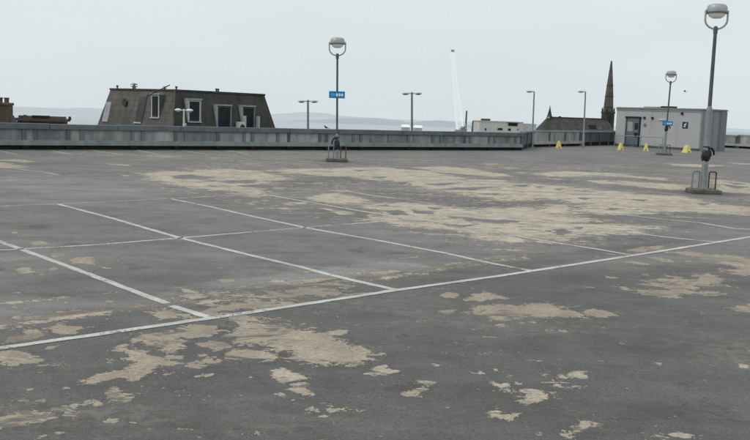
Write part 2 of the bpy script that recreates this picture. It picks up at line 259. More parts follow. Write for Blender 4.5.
TONES = [
  (-1,0.5,[(-4.098,6.136),(-3.099,7.168),(-1.636,8.611),(0.289,10.38),(1.095,10.925),(3.737,12.192),(8.059,13.335),(7.624,9.035),(3.167,5.018),(-3.017,4.482)]),
  (0.9,0.1,[(-2.288,9.079),(-2.097,9.803),(-1.47,10.227),(-0.833,10.853),(-0.047,11.674),(0.567,11.7),(0.842,11.218),(0.432,10.715),(-0.038,10.745),(-0.626,10.146),(-1.301,9.654),(-1.849,9.284),(-2.127,8.855)]),
  (0.35,0.1,[(-3.508,7.706),(-3.401,7.875),(-2.992,8.266),(-2.591,8.595),(-2.862,8.691),(-3.236,8.611),(-3.601,8.344),(-3.745,8.234)]),
  (-0.9,0.15,[(-3.597,7.333),(-3.279,7.591),(-2.277,8.465),(-1.759,8.823),(-0.804,9.597),(0.27,10.635),(1.762,12.115),(3.581,13.816),(5.438,15.036),(3.279,12.603),(2.097,11.626),(0.282,10.015),(-1.587,8.355),(-3.034,7.018),(-3.323,6.768)]),
  (0.45,1.5,[(-10.479,22.621),(-8.279,22.962),(-6.419,23.838),(-3.234,20.853),(-4.899,19.002),(-7.697,16.591)]),
  (-0.5,0.8,[(-8.461,19.428),(-8.045,19.595),(-7.402,18.738),(-7.579,18.18),(-7.978,18.314)]),
  (-0.8,0.5,[(-4.016,9.314),(-3.462,10.091),(-3.108,10.494),(-2.599,10.423),(-2.206,10.585),(-2.059,9.885),(-2.548,9.548),(-3.013,9.786),(-3.364,9.402),(-3.856,8.941)]),
  (-0.5,1.2,[(0.101,22.148),(2.324,21.641),(4.248,20.178),(3.104,18.787),(1.432,19.458),(0.099,20.108)]),
  (0.25,1.2,[(-0.09,15.98),(1.596,14.568),(2.809,13.142),(1.36,12.284),(-0.739,14.458)]),
  (-0.6,2,[(5.641,22.064),(7.729,20.878),(8.759,19.948),(7.721,17.537),(5.754,19.033)]),
]
LINES = [
  (0.1,0.0,[(-3.318,6.598),(-2.987,6.907),(-2.175,7.597),(-1.194,8.459),(0.278,9.824),(1.604,10.96),(3.885,13.048),(6.753,15.704),(8.351,17.173)]),
  (0.085,0.2,[(-5.279,11.349),(-4.976,11.56),(-3.939,12.273),(-2.949,13.213),(-1.623,14.5),(-0.853,15.256),(0.204,16.167)]),
  (0.085,0.3,[(-7.483,16.128),(-7.063,16.441),(-6.207,17.094),(-4.421,18.817),(-2.693,20.543),(-1.2,21.921),(0.103,23.023),(0.858,23.638)]),
  (0.1,0.05,[(-6.452,13.556),(-5.295,12.306),(-3.899,10.787),(-2.609,9.337),(-2.079,8.747)]),
  (0.1,0.0,[(-2.006,8.652),(-1.55,8.21)]),
  (0.1,0.05,[(-6.207,17.094),(-4.654,15.329),(-2.949,13.213),(-1.689,11.859),(-0.798,10.943)]),
  (0.11,0.0,[(-0.796,10.922),(-0.273,10.34),(0.289,9.809)]),
  (0.1,0.08,[(-4.436,18.834),(-3.325,17.581),(-2.333,16.295),(-1.153,14.855),(0.09,13.631),(1.046,12.614)]),
  (0.1,0.15,[(1.046,12.614),(1.476,12.055),(1.714,11.766),(2.105,11.367)]),
  (0.1,0.15,[(-2.67,20.551),(-1.674,19.371),(-0.311,17.752),(0.648,16.681)]),
  (0.09,0.15,[(2.259,14.881),(2.993,14.041),(3.444,13.58),(3.898,13.042)]),
  (0.09,0.5,[(0.63,16.707),(1.367,15.877),(2.273,14.859)]),
  (0.09,0.5,[(0.614,20.479),(2.039,18.878),(3.592,16.972),(4.563,15.857)]),
  (0.1,0.12,[(-0.781,22.085),(-0.142,21.246),(0.614,20.479)]),
  (0.1,0.1,[(4.552,15.881),(5.031,15.327),(5.842,14.874)]),
  (0.1,0.2,[(4.127,19.589),(5.305,18.747),(6.002,18.117),(6.621,17.71)]),
  (0.1,0.1,[(6.621,17.71),(6.968,16.91),(8.232,16.922)]),
  (0.09,0.35,[(-10.293,21.681),(-9.624,22.432),(-8.524,23.796),(-7.241,24.983)]),
  (0.1,0.25,[(-10.676,25.647),(-9.512,24.817),(-8.501,23.807)]),
  (0.1,0.45,[(-8.37,26.776),(-7.302,26.014),(-6.542,24.926)]),
  (0.12,0.25,[(-14.704,34.134),(-13.164,32.259)]),
  (0.12,0.25,[(-13.056,35.456),(-11.54,33.289)]),
  (0.12,0.25,[(-12.04,37.042),(-9.855,34.274)]),
  (0.12,0.25,[(-10.412,38.172),(-8.908,35.628)]),
  (0.12,0.25,[(-8.683,39.373),(-7.278,37.007)]),
  (0.12,0.25,[(-6.883,40.618),(-5.523,37.942)]),
  (0.08,0.6,[(11.043,42.169),(14.664,45.408)]),
  (0.08,0.65,[(5.293,37.93),(10.925,41.35)]),
  (0.09,0.5,[(8.115,25.101),(8.558,23.919)]),
]
FAR = [(-0.9948, -204.5), (-0.6542, -126.7), (-0.4277, -72.8), (-0.4107, -62.5), (-0.3598, -49.9), (-0.3372, -38.5), (-0.3034, -40.2), (-0.2243, -37.1), (-0.1226, -37.5), (-0.1057, -29.2), (-0.0866, -16.5), (-0.0606, -17.8), (-0.0379, -31.9), (-0.0153, -37.3), (0.0129, -41.5), (0.0356, -50.2), (0.0661, -47.3), (0.1033, -46.2), (0.1824, -43.2), (0.2727, -37.8), (0.408, -23.0), (0.5886, -15.6), (1.04, -8.9)]
NEAR = [(-0.9957, -162.5), (-0.5412, -101.6), (-0.4279, -87.4), (-0.3147, -67.1), (-0.2016, -59.0), (-0.1225, -49.1), (-0.0773, -39.4), (-0.0379, -27.2), (-0.004, -21.4), (0.0186, -27.4), (0.0379, -35.1), (0.0525, -27.2), (0.0671, -21.4), (0.083, -24.2), (0.1035, -37.0), (0.1601, -42.1), (0.273, -36.0), (0.4084, -27.1), (0.5891, -24.7), (1.0407, -20.7)]

# ------------------------------------------------------------------ helpers
R = math.radians
random.seed(11)
SC = bpy.context.scene
COL = SC.collection
V = Vector


class MB:
    """collects geometry for ONE mesh object"""
    def __init__(s):
        s.v, s.f = [], []

    def add(s, verts, faces):
        n = len(s.v)
        s.v += [tuple(p) for p in verts]
        s.f += [tuple(i + n for i in q) for q in faces]
        return s

    def hexa(s, b, t):
        """b, t: four bottom and four top corners, counter-clockwise"""
        return s.add(list(b) + list(t), [(3, 2, 1, 0), (4, 5, 6, 7), (0, 1, 5, 4), (1, 2, 6, 5), (2, 3, 7, 6), (3, 0, 4, 7)])

    def box(s, x0, x1, y0, y1, z0, z1):
        return s.hexa([(x0, y0, z0), (x1, y0, z0), (x1, y1, z0), (x0, y1, z0)], [(x0, y0, z1), (x1, y0, z1), (x1, y1, z1), (x0, y1, z1)])

    def frustum(s, cx, cy, z0, z1, a0, b0, a1, b1, dx=0, dy=0):
        q = lambda a, b, z, ox, oy: [(cx - a + ox, cy - b + oy, z), (cx + a + ox, cy - b + oy, z), (cx + a + ox, cy + b + oy, z), (cx - a + ox, cy + b + oy, z)]
        return s.hexa(q(a0, b0, z0, 0, 0), q(a1, b1, z1, dx, dy))

    def lathe(s, prof, n=20, c=(0, 0, 0), sx=1, sy=1):
        """prof: (radius, z) list, closed at both ends"""
        vs, fs = [], []
        for r, z in prof:
            for k in range(n):
                a = 2 * math.pi * k / n
                vs.append((c[0] + r * sx * math.cos(a), c[1] + r * sy * math.sin(a), c[2] + z))
        for i in range(len(prof) - 1):
            for k in range(n):
                k2 = (k + 1) % n
                fs.append((i * n + k, i * n + k2, (i + 1) * n + k2, (i + 1) * n + k))
        fs.append(tuple(range(n - 1, -1, -1)))
        m = (len(prof) - 1) * n
        fs.append(tuple(range(m, m + n)))
        return s.add(vs, fs)

    def tube(s, pts, r, n=10):
        pts = [V(p) for p in pts]
        rs = r if isinstance(r, (list, tuple)) else [r] * len(pts)
        vs, fs = [], []
        up = None
        for i, p in enumerate(pts):
            d = (pts[min(i + 1, len(pts) - 1)] - pts[max(i - 1, 0)]).normalized()
            if up is None:
                a = d.orthogonal().normalized()
            else:
                a = (up - d * up.dot(d)).normalized()
            up = a
            b = d.cross(a)
            for k in range(n):
                t = 2 * math.pi * k / n
                vs.append(p + (a * math.cos(t) + b * math.sin(t)) * rs[i])
        for i in range(len(pts) - 1):
            for k in range(n):
                k2 = (k + 1) % n
                fs.append((i * n + k, i * n + k2, (i + 1) * n + k2, (i + 1) * n + k))
        fs.append(tuple(range(n - 1, -1, -1)))
        m = (len(pts) - 1) * n
        fs.append(tuple(range(m, m + n)))
        return s.add(vs, fs)

    def build(s, name, mat, parent=None, smooth=False, bevel=0):
        me = bpy.data.meshes.new(name)
        me.from_pydata(s.v, [], s.f)
        me.update()
        bm = bmesh.new()
        bm.from_mesh(me)
        bmesh.ops.recalc_face_normals(bm, faces=bm.faces)
        bm.to_mesh(me)
        bm.free()
        if smooth:
            for p in me.polygons:
                p.use_smooth = True
            try:
                me.set_sharp_from_angle(angle=R(40))
            except Exception:
                pass
        me.materials.append(mat)
        o = bpy.data.objects.new(name, me)
        COL.objects.link(o)
        if parent:
            o.parent = parent
        if bevel:
            b = o.modifiers.new('bevel', 'BEVEL')
            b.width = bevel
            b.segments = 2
            b.limit_method = 'ANGLE'
        return o


def tag(o, label, cat, group=None):
    o['label'] = label
    o['category'] = cat
    if group:
        o['group'] = group
    return o


def structure(o):
    o['kind'] = 'structure'
    return o


def thing(name, label, cat, loc=(0, 0, 0), rz=0, group=None):
    o = bpy.data.objects.new(name, None)
    o.empty_display_size = .3
    COL.objects.link(o)
    o.location = loc
    o.rotation_euler = (0, 0, rz)
    return tag(o, label, cat, group)


def dup(root, loc, rz, label, group=None):
    r = root.copy()
    COL.objects.link(r)
    r.location = loc
    r.rotation_euler = (0, 0, rz)
    r['label'] = label
    if group:
        r['group'] = group

    def kids(src, dst):
        for ch in list(src.children):
            c = ch.copy()
            COL.objects.link(c)
            c.parent = dst
            kids(ch, c)
    kids(root, r)
    return r


# ------------------------------------------------------------------ materials
class NT:
    def __init__(s, name):
        s.m = bpy.data.materials.new(name)
        s.m.use_nodes = True
        s.t = s.m.node_tree
        s.n = s.t.nodes
        s.bsdf = s.n['Principled BSDF']
        s.out = s.n['Material Output']
        s.geo = None

    def link(s, a, b):
        s.t.links.new(a, b)

    def sock(s, inp, v):
        if hasattr(v, 'is_linked') or hasattr(v, 'links'):
            s.link(v, inp)
        else:
            inp.default_value = v

    def pos(s):
        if s.geo is None:
            s.geo = s.n.new('ShaderNodeTexCoord')
        return s.geo.outputs['Object']

    def mapped(s, scale=(1, 1, 1), rot=(0, 0, 0), vec=None):
        m = s.n.new('ShaderNodeMapping')
        s.link(vec or s.pos(), m.inputs['Vector'])
        m.inputs['Scale'].default_value = scale
        m.inputs['Rotation'].default_value = rot
        return m.outputs[0]

    def noise(s, scale, detail=4, rough=.55, vec=None, dist=0):
        n = s.n.new('ShaderNodeTexNoise')
        s.link(vec or s.pos(), n.inputs['Vector'])
        n.inputs['Scale'].default_value = scale
        n.inputs['Detail'].default_value = detail
        n.inputs['Roughness'].default_value = rough
        n.inputs['Distortion'].default_value = dist
        return n.outputs['Fac']

    def math(s, op, a, b=0., clamp=False):
        n = s.n.new('ShaderNodeMath')
        n.operation = op
        n.use_clamp = clamp
        s.sock(n.inputs[0], a)
        s.sock(n.inputs[1], b)
        return n.outputs[0]

    def ramp(s, v, a, b, lo=0., hi=1., smooth=True):
        n = s.n.new('ShaderNodeMapRange')
        n.interpolation_type = 'SMOOTHSTEP' if smooth else 'LINEAR'
        s.sock(n.inputs['Value'], v)
        n.inputs['From Min'].default_value = a
        n.inputs['From Max'].default_value = b
        n.inputs['To Min'].default_value = lo
        n.inputs['To Max'].default_value = hi
        return n.outputs['Result']

    def mix(s, f, a, b, mode='MIX'):
        n = s.n.new('ShaderNodeMix')
        n.data_type = 'RGBA'
        n.blend_type = mode
        s.sock(n.inputs['Factor'], f)
        for i, c in ((6, a), (7, b)):
            if isinstance(c, (tuple, list)):
                c = tuple(c)[:3] + (1,)
            s.sock(n.inputs[i], c)
        return n.outputs[2]

    def scale(s, col, v):
        """multiply a colour by a scalar socket"""
        n = s.n.new('ShaderNodeVectorMath')
        n.operation = 'SCALE'
        s.sock(n.inputs[0], col if not isinstance(col, tuple) else col[:3])
        s.sock(n.inputs['Scale'], v)
        return n.outputs[0]

    def attr(s, name):
        n = s.n.new('ShaderNodeAttribute')
        n.attribute_name = name
        return n.outputs['Fac']

    def bump(s, h, strength=.3, dist=.01):
        b = s.n.new('ShaderNodeBump')
        s.sock(b.inputs['Height'], h)
        b.inputs['Strength'].default_value = strength
        b.inputs['Distance'].default_value = dist
        s.link(b.outputs[0], s.bsdf.inputs['Normal'])

    def finish(s, col, rough=.8, metal=0., spec=.3):
        if isinstance(col, tuple):
            col = tuple(col)[:3] + (1,)
        s.sock(s.bsdf.inputs['Base Color'], col)
        s.sock(s.bsdf.inputs['Roughness'], rough)
        s.bsdf.inputs['Metallic'].default_value = metal
        s.bsdf.inputs['Specular IOR Level'].default_value = spec
        return s.m


def plain(name, c, rough=.7, metal=0., var=.25, sc=3., streak=.0, grain=30., spec=.3, dirt=None, each=0., air=0., air_col=(.60, .66, .69)):
    """weathered surface: blotches, optional vertical rain streaks, fine grain"""
    m = NT(name)
    v = m.ramp(m.noise(sc, 5, .6), .3, .7, 1 - var, 1 + var, False)
    g = m.ramp(m.noise(grain, 3, .6), .3, .7, 1 - var * .4, 1 + var * .4, False)
    v = m.math('MULTIPLY', v, g)
    if streak:
        st = m.noise(1, 4, .6, m.mapped((sc * 2.2, sc * 2.2, .35)))
        v = m.math('MULTIPLY', v, m.ramp(st, .35, .65, 1 - streak, 1 + streak * .6, False))
    if each:
        oi = m.n.new('ShaderNodeObjectInfo')
        v = m.math('MULTIPLY', v, m.ramp(oi.outputs['Random'], 0, 1, 1 - each, 1 + each, False))
    col = m.scale(c, v)
    if dirt:
        col = m.mix(m.ramp(m.noise(sc * 1.7, 6, .7), .52, .68, 0, .75), col, dirt)
    m.bump(m.noise(grain, 3, .6), .15, .004)
    m.finish(col, rough, metal, spec)
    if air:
        # air light of the distance painted as emission; on the crane an added glow
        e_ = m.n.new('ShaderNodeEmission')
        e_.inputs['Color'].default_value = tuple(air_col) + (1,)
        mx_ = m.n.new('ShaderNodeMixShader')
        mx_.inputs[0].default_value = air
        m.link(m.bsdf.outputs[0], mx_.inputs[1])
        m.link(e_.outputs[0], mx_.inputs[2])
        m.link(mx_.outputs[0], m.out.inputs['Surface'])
    return m.m


M = {}
M['steel'] = plain('galvanised_steel', (.25, .265, .27), .5, .35, .15, 4, .12, spec=.4)
M['steel_dark'] = plain('weathered_pole_paint', (.12, .125, .125), .55, .2, .2, 4, .15)
M['head'] = plain('lamp_shell_grey', (.42, .43, .43), .4, .2, .12, 9, .1, spec=.5)
M['white_head'] = plain('white_lamp_shell', (.75, .76, .76), .4, 0, .06, 5)
M['diffuser'] = plain('frosted_diffuser', (.88, .88, .86), .25, 0, .04, 6, spec=.5)
M['mossy'] = plain('mossy_concrete', (.13, .125, .1), .95, 0, .35, 6, 0, 40, .2, (.07, .075, .035))
M['bag'] = plain('black_plastic', (.012, .012, .014), .35, 0, .2, 20, spec=.5)
M['bin_rust'] = plain('rusty_steel', (.12, .1, .085), .75, .2, .35, 8)
M['blue'] = plain('blue_sign_face', (.008, .2, .5), .4, 0, .08, 6, spec=.5)
M['light_blue'] = plain('light_blue_print', (.06, .42, .8), .4, 0, .05, 6)
M['white'] = plain('white_print', (.82, .84, .85), .45, 0, .06, 6)
M['navy'] = plain('navy_sign_face', (.018, .028, .05), .4, 0, .1, 6)
M['yellow'] = plain('yellow_paint', (.80, .67, .22), .6, 0, .15, 7, .1, 40, .3, (.70, .62, .34))
M['coping'] = plain('wall_coping_paint', (.145, .164, .175), .7, 0, .22, 1.3, .1, 14, .3, (.2, .215, .22))
M['panel'] = plain('wall_panel_paint', (.262, .28, .283), .75, 0, .25, 1.1, .3, 12, .3, (.33, .335, .32), each=.16)
M['panel_pale'] = plain('wall_panel_pale', (.345, .36, .352), .75, 0, .22, 1.1, .3, 12, .3, (.22, .235, .235), each=.16)
M['pier'] = plain('wall_pier_paint', (.165, .182, .19), .75, 0, .2, 2, .25, 12, each=.22)
M['skirt'] = plain('wall_rail_paint', (.285, .302, .308), .7, 0, .2, 1.2, .15, 14, .3, (.32, .325, .315))
M['bitumen_shade'] = plain('bitumen_shade_black', (.012, .012, .012), .9, 0, .4, 4)  # bitumen black, also painted where gaps lie in shadow
M['concrete_panel'] = plain('grey_concrete_panel', (.33, .335, .325), .85, 0, .2, 1.4, .28, 14, .3, (.19, .195, .19), each=.12)
M['concrete_rail'] = plain('pale_concrete_rail', (.36, .37, .36), .85, 0, .15, 1.4, .12, 14)
M['dark_panel'] = plain('dark_grey_panel', (.105, .115, .12), .8, 0, .25, 1.6, .25, 14)
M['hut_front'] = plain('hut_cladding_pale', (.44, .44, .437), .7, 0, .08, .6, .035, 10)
M['hut_side'] = plain('hut_cladding_shade', (.25, .265, .275), .7, 0, .08, .8, .08, 10)  # shade of the side wall put into a darker cladding colour
M['hut_trim'] = plain('hut_edge_trim', (.2, .21, .22), .6, 0, .1, 2)
M['door'] = plain('door_grey_blue', (.13, .16, .175), .5, 0, .15, 3, .1)
M['dark'] = plain('dark_opening', (.018, .019, .021), .5, 0, .3, 5, spec=.3)
M['brick_brown'] = plain('brown_chimney_brick', (.13, .1, .07), .9, 0, .3, 3, .15, 20, .2, (.08, .06, .045))
M['slate_grey'] = None
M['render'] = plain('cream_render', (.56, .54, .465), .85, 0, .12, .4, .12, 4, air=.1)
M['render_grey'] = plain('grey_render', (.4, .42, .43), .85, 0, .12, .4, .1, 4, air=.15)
M['stone'] = plain('sooty_stone', (.125, .117, .105), .9, 0, .35, .6, .2, 5, .2, (.06, .055, .048))
M['stone_dark'] = plain('blackened_stone', (.062, .06, .055), .9, 0, .35, .8, .2, 5)
M['frame_white'] = plain('white_window_frame', (.52, .53, .53), .6, 0, .15, 4, .15)
M['lead'] = plain('pale_lead_cheek', (.36, .385, .41), .65, .0, .15, 3, .15)
M['white_glow'] = plain('glowing_white_paint', (.92, .93, .93), .5, 0, .03, 1, air=.6, air_col=(.92, .935, .94))  # white emission added so the crane stands out bright against the sky
M['bird'] = plain('dark_feathers', (.03, .03, .032), .8, 0, .3, 30)
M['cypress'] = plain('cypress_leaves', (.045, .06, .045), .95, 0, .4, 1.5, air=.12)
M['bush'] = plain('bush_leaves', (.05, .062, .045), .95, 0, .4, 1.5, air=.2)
M['bark'] = plain('bark_brown', (.06, .05, .04), .95, 0, .3, 3)
M['red_brick'] = plain('dull_red_brick', (.16, .09, .07), .9, 0, .25, .8, .1)
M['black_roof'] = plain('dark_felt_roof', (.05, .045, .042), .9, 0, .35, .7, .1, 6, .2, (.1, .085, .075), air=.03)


def glass_mat():
    m = NT('dark_window_glass')
    v = m.ramp(m.noise(1.2, 3), .35, .65, .6, 1.5, False)
    return m.finish(m.scale((.014, .017, .022), v), .35, 0, .25)


M['glass'] = glass_mat()


def slate(name, c, c2, rows=5.5):
    """courses of slates with moss and vertical weathering"""
    m = NT(name)
    br = m.n.new('ShaderNodeTexBrick')
    m.link(m.mapped((1, 1, 1), (R(90), 0, 0)), br.inputs['Vector'])
    br.inputs['Scale'].default_value = rows
    br.inputs['Mortar Size'].default_value = .018
    br.inputs['Bias'].default_value = -.2
    br.inputs['Color1'].default_value = (.85, .85, .85, 1)
    br.inputs['Color2'].default_value = (1.12, 1.12, 1.12, 1)
    br.inputs['Mortar'].default_value = (.7, .7, .7, 1)
    v = m.ramp(m.noise(.9, 6, .65), .35, .65, .8, 1.18, False)
    st = m.ramp(m.noise(1, 4, .6, m.mapped((3, 3, .25))), .35, .65, .84, 1.14, False)
    col = m.mix(m.ramp(m.noise(.55, 5, .7), .4, .62), c, c2)
    col = m.scale(col, m.math('MULTIPLY', v, st))
    col = m.mix(1., col, br.outputs['Color'], 'MULTIPLY')
    return m.finish(col, .9, 0, .2)


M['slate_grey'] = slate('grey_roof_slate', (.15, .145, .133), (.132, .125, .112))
M['slate_shaded'] = slate('shaded_roof_slate', (.09, .089, .078), (.078, .078, .063))  # same slate darkened: shade of the right slope painted into the colour
M['church_slate'] = slate('church_roof_slate', (.088, .086, .076), (.07, .069, .06), 2.)


def floor_mat():
    m = NT('worn_deck_coating')
    p = m.pos()
    bare, bt, tone = m.attr('bare'), m.attr('btone'), m.attr('tone')
    fine = m.noise(24, 6, .7, dist=.5)
    mid = m.noise(5.5, 8, .68, m.mapped((.75, 1.1, 1), (0, 0, R(-41))), .7)
    big = m.noise(1.1, 6, .62, m.mapped((.5, 1.6, 1), (0, 0, R(-41))), .4)
    n = m.math('ADD', m.math('MULTIPLY', m.math('SUBTRACT', mid, .5), 4.2), m.math('MULTIPLY', m.math('SUBTRACT', fine, .5), 2.6))
    n = m.math('ADD', n, m.math('MULTIPLY', m.math('SUBTRACT', big, .5), 2.2))
    n = m.math('ADD', n, m.math('MULTIPLY', m.math('SUBTRACT', m.noise(75, 4, .75), .5), 1.3))
    f = m.math('ADD', bare, n)
    mask = m.ramp(f, -.05, .06)
    # small chips where the coating has flaked
    chips = m.ramp(m.math('ADD', m.noise(7.5, 3, .5), m.math('MULTIPLY', big, .35)), .925, .945)
    mask = m.math('MAXIMUM', mask, m.math('MULTIPLY', chips, .8))
    # scraps of coating still stuck inside the patches, dragged out along the traffic direction
    sk = m.noise(1.5, 9, .72, m.mapped((.7, 1.7, 1), (0, 0, R(-36))), 1.2)
    sk2 = m.noise(7., 6, .7, m.mapped((.6, 1.6, 1), (0, 0, R(-36))), .6)
    scrap = m.math('MAXIMUM', m.ramp(sk, .555, .60), m.math('MULTIPLY', m.ramp(sk2, .575, .65), .8))
    mask = m.math('MULTIPLY', mask, m.math('SUBTRACT', 1., m.math('MULTIPLY', scrap, .8)))
    # coating
    a = m.mix(m.ramp(tone, -1, 0, 0, 1, False), (.119, .117, .109), (.180, .173, .162))
    a = m.mix(m.ramp(tone, -2, -1, 1, 0, False), a, (.062, .059, .054))
    a = m.mix(m.ramp(tone, 0, 1, 0, 1, False), a, (.262, .256, .245))
    l1 = m.ramp(m.noise(.33, 5, .6), .3, .7, .80, 1.20, False)
    l2 = m.ramp(m.noise(1.7, 6, .65, dist=.6), .3, .7, .82, 1.18, False)
    sv = m.mapped((.35, 2.2, 1), (0, 0, R(-41)))
    l3 = m.ramp(m.noise(1., 6, .65, sv), .3, .7, .88, 1.12, False)
    g1 = m.math('MULTIPLY', m.ramp(m.noise(95, 3, .75), .25, .75, .36, 1.64, False), m.ramp(m.noise(38, 4, .75), .28, .72, .66, 1.34, False))
    g2 = m.ramp(m.noise(14, 5, .75), .3, .7, .86, 1.14, False)
    v = m.math('MULTIPLY', m.math('MULTIPLY', l1, l2), m.math('MULTIPLY', l3, m.math('MULTIPLY', g1, g2)))
    a = m.scale(a, v)
    # pale grit caught in the surface
    a = m.mix(m.ramp(m.noise(150, 2, .6), .63, .72, 0, .45), a, (.36, .34, .30))
    # hairline cracks
    vo = m.n.new('ShaderNodeTexVoronoi')
    vo.feature = 'DISTANCE_TO_EDGE'
    wv = m.n.new('ShaderNodeVectorMath')
    wn = m.n.new('ShaderNodeTexNoise')
    wn.inputs['Scale'].default_value = 1.3
    wn.inputs['Detail'].default_value = 6
    m.link(p, wn.inputs['Vector'])
    wv.operation = 'MULTIPLY_ADD'
    m.link(wn.outputs['Color'], wv.inputs[0])
    wv.inputs[1].default_value = (1.6, 1.6, 0)
    m.link(p, wv.inputs[2])
    m.link(wv.outputs[0], vo.inputs['Vector'])
    vo.inputs['Scale'].default_value = .42
    crack = m.math('MULTIPLY', m.ramp(vo.outputs['Distance'], .0015, .006, 1, 0), m.ramp(m.noise(.6, 3), .46, .56))
    a = m.mix(m.math('MULTIPLY', crack, .4), a, (.045, .042, .038))
    # oil drips
    a = m.mix(m.ramp(m.noise(1.25, 3, .5), .62, .72, 0, .5), a, (.06, .057, .053))
    # brown damp stains
    st = m.ramp(m.noise(.75, 7, .68, m.mapped((.6, 1.7, 1), (0, 0, R(-41)))), .53, .72, 0, .6)
    a = m.mix(st, a, (.082, .068, .058))
    # scuffs worn paler
    sc = m.ramp(m.noise(2.6, 8, .75, m.mapped((.5, 1.6, 1), (0, 0, R(15)))), .58, .70, 0, .35)
    a = m.mix(sc, a, (.25, .24, .215))
    du = m.ramp(m.noise(.42, 8, .72, m.mapped((.7, 1.5, 1), (0, 0, R(-36)))), .48, .66, 0, .42)
    a = m.mix(m.math('MULTIPLY', du, m.ramp(m.noise(9, 6, .75), .42, .6)), a, (.29, .262, .215))
    # bare screed
    b = m.mix(m.ramp(bt, 0, .5, 0, 1, False), (.13, .098, .078), (.395, .34, .262))
    b = m.mix(m.ramp(bt, .5, 1, 0, 1, False), b, (.55, .49, .385))
    bv = m.math('MULTIPLY', m.ramp(m.noise(1.9, 7, .7), .3, .7, .78, 1.2, False), m.ramp(m.noise(30, 6, .8), .3, .7, .62, 1.35, False))
    b = m.scale(b, bv)
    b = m.mix(m.ramp(m.noise(3.1, 5, .65), .50, .66, 0, .65), b, (.30, .245, .19))
    b = m.mix(m.ramp(m.noise(.8, 7, .72, m.mapped((.6, 1.5, 1), (0, 0, R(-36)))), .5, .66, 0, .6), b, (.255, .225, .185))
    b = m.mix(m.ramp(m.noise(2.2, 7, .7, dist=1.), .56, .7, 0, .45), b, (.60, .53, .40))
    b = m.mix(m.ramp(m.noise(55, 3, .7), .58, .72, 0, .6), b, (.16, .13, .105))
    # reddish primer left around the rim of each patch
    rim = m.math('MULTIPLY', m.ramp(f, -.22, -.03), m.math('SUBTRACT', 1., mask))
    rim = m.math('MULTIPLY', rim, m.ramp(m.noise(2.3, 4), .42, .6))
    a = m.mix(m.math('MULTIPLY', rim, .55), a, (.125, .1, .088))
    b = m.mix(m.ramp(f, .02, .35, .6, 0), b, (.58, .51, .40))  # pale edge: light on the raised lip painted into the colour
    b = m.mix(m.math('MULTIPLY', m.ramp(m.noise(16, 5, .75), .5, .62), .4), b, (.24, .195, .16))
    lip_shadow = m.math('MULTIPLY', m.ramp(f, -.28, -.06), m.math('SUBTRACT', 1., m.ramp(f, -.06, .03)))  # dark shadow line along the coating's lip, painted into the colour
    a = m.mix(m.math('MULTIPLY', lip_shadow, .45), a, (.05, .045, .04))
    col = m.mix(mask, a, b)
    h = m.math('ADD', m.math('MULTIPLY', mask, -.5), m.math('MULTIPLY', m.noise(120, 3, .7), .35))
    m.bump(h, .7, .008)
    return m.finish(col, m.ramp(mask, 0, 1, .72, .95), 0, .25)


def line_mat(wear):
    m = NT('worn_white_line_paint')
    v = m.ramp(m.noise(2.5, 5, .65), .3, .7, .8, 1.12, False)
    g = m.ramp(m.noise(45, 3, .65), .3, .7, .86, 1.1, False)
    col = m.scale((.62, .61, .56), m.math('MULTIPLY', v, g))
    col = m.mix(m.ramp(m.noise(1.1, 6, .7), .45, .68, 0, .6), col, (.36, .35, .32))
    m.finish(col, .8, 0, .2)
    n = m.math('ADD', m.math('MULTIPLY', m.noise(22, 5, .7), .55), m.math('MULTIPLY', m.noise(2.2, 4, .6), .45))
    keep = m.ramp(n, .36 + .14 * wear, .47 + .23 * wear, .0, 1.)
    keep = m.math('MULTIPLY', keep, 1 - .35 * wear)
    tr = m.n.new('ShaderNodeBsdfTransparent')
    mx = m.n.new('ShaderNodeMixShader')
    m.link(keep, mx.inputs[0])
    m.link(tr.outputs[0], mx.inputs[1])
    m.link(m.bsdf.outputs[0], mx.inputs[2])
    m.link(mx.outputs[0], m.out.inputs['Surface'])
    return m.m


# ------------------------------------------------------------------ the deck
WA = R(38.0)                       # direction of the long parapet
CU, SU = math.cos(WA), math.sin(WA)


def uv(u, v, z=0.):                # deck coordinates: u along the parapet, v outward
    return (u * CU - v * SU, u * SU + v * CU, z)


def line_steps(stops):
    out = []
    for a, b, st in stops:
        n = max(1, round((b - a) / st))
        out += [a + (b - a) * i / n for i in range(n)]
    return np.array(out + [stops[-1][1]])


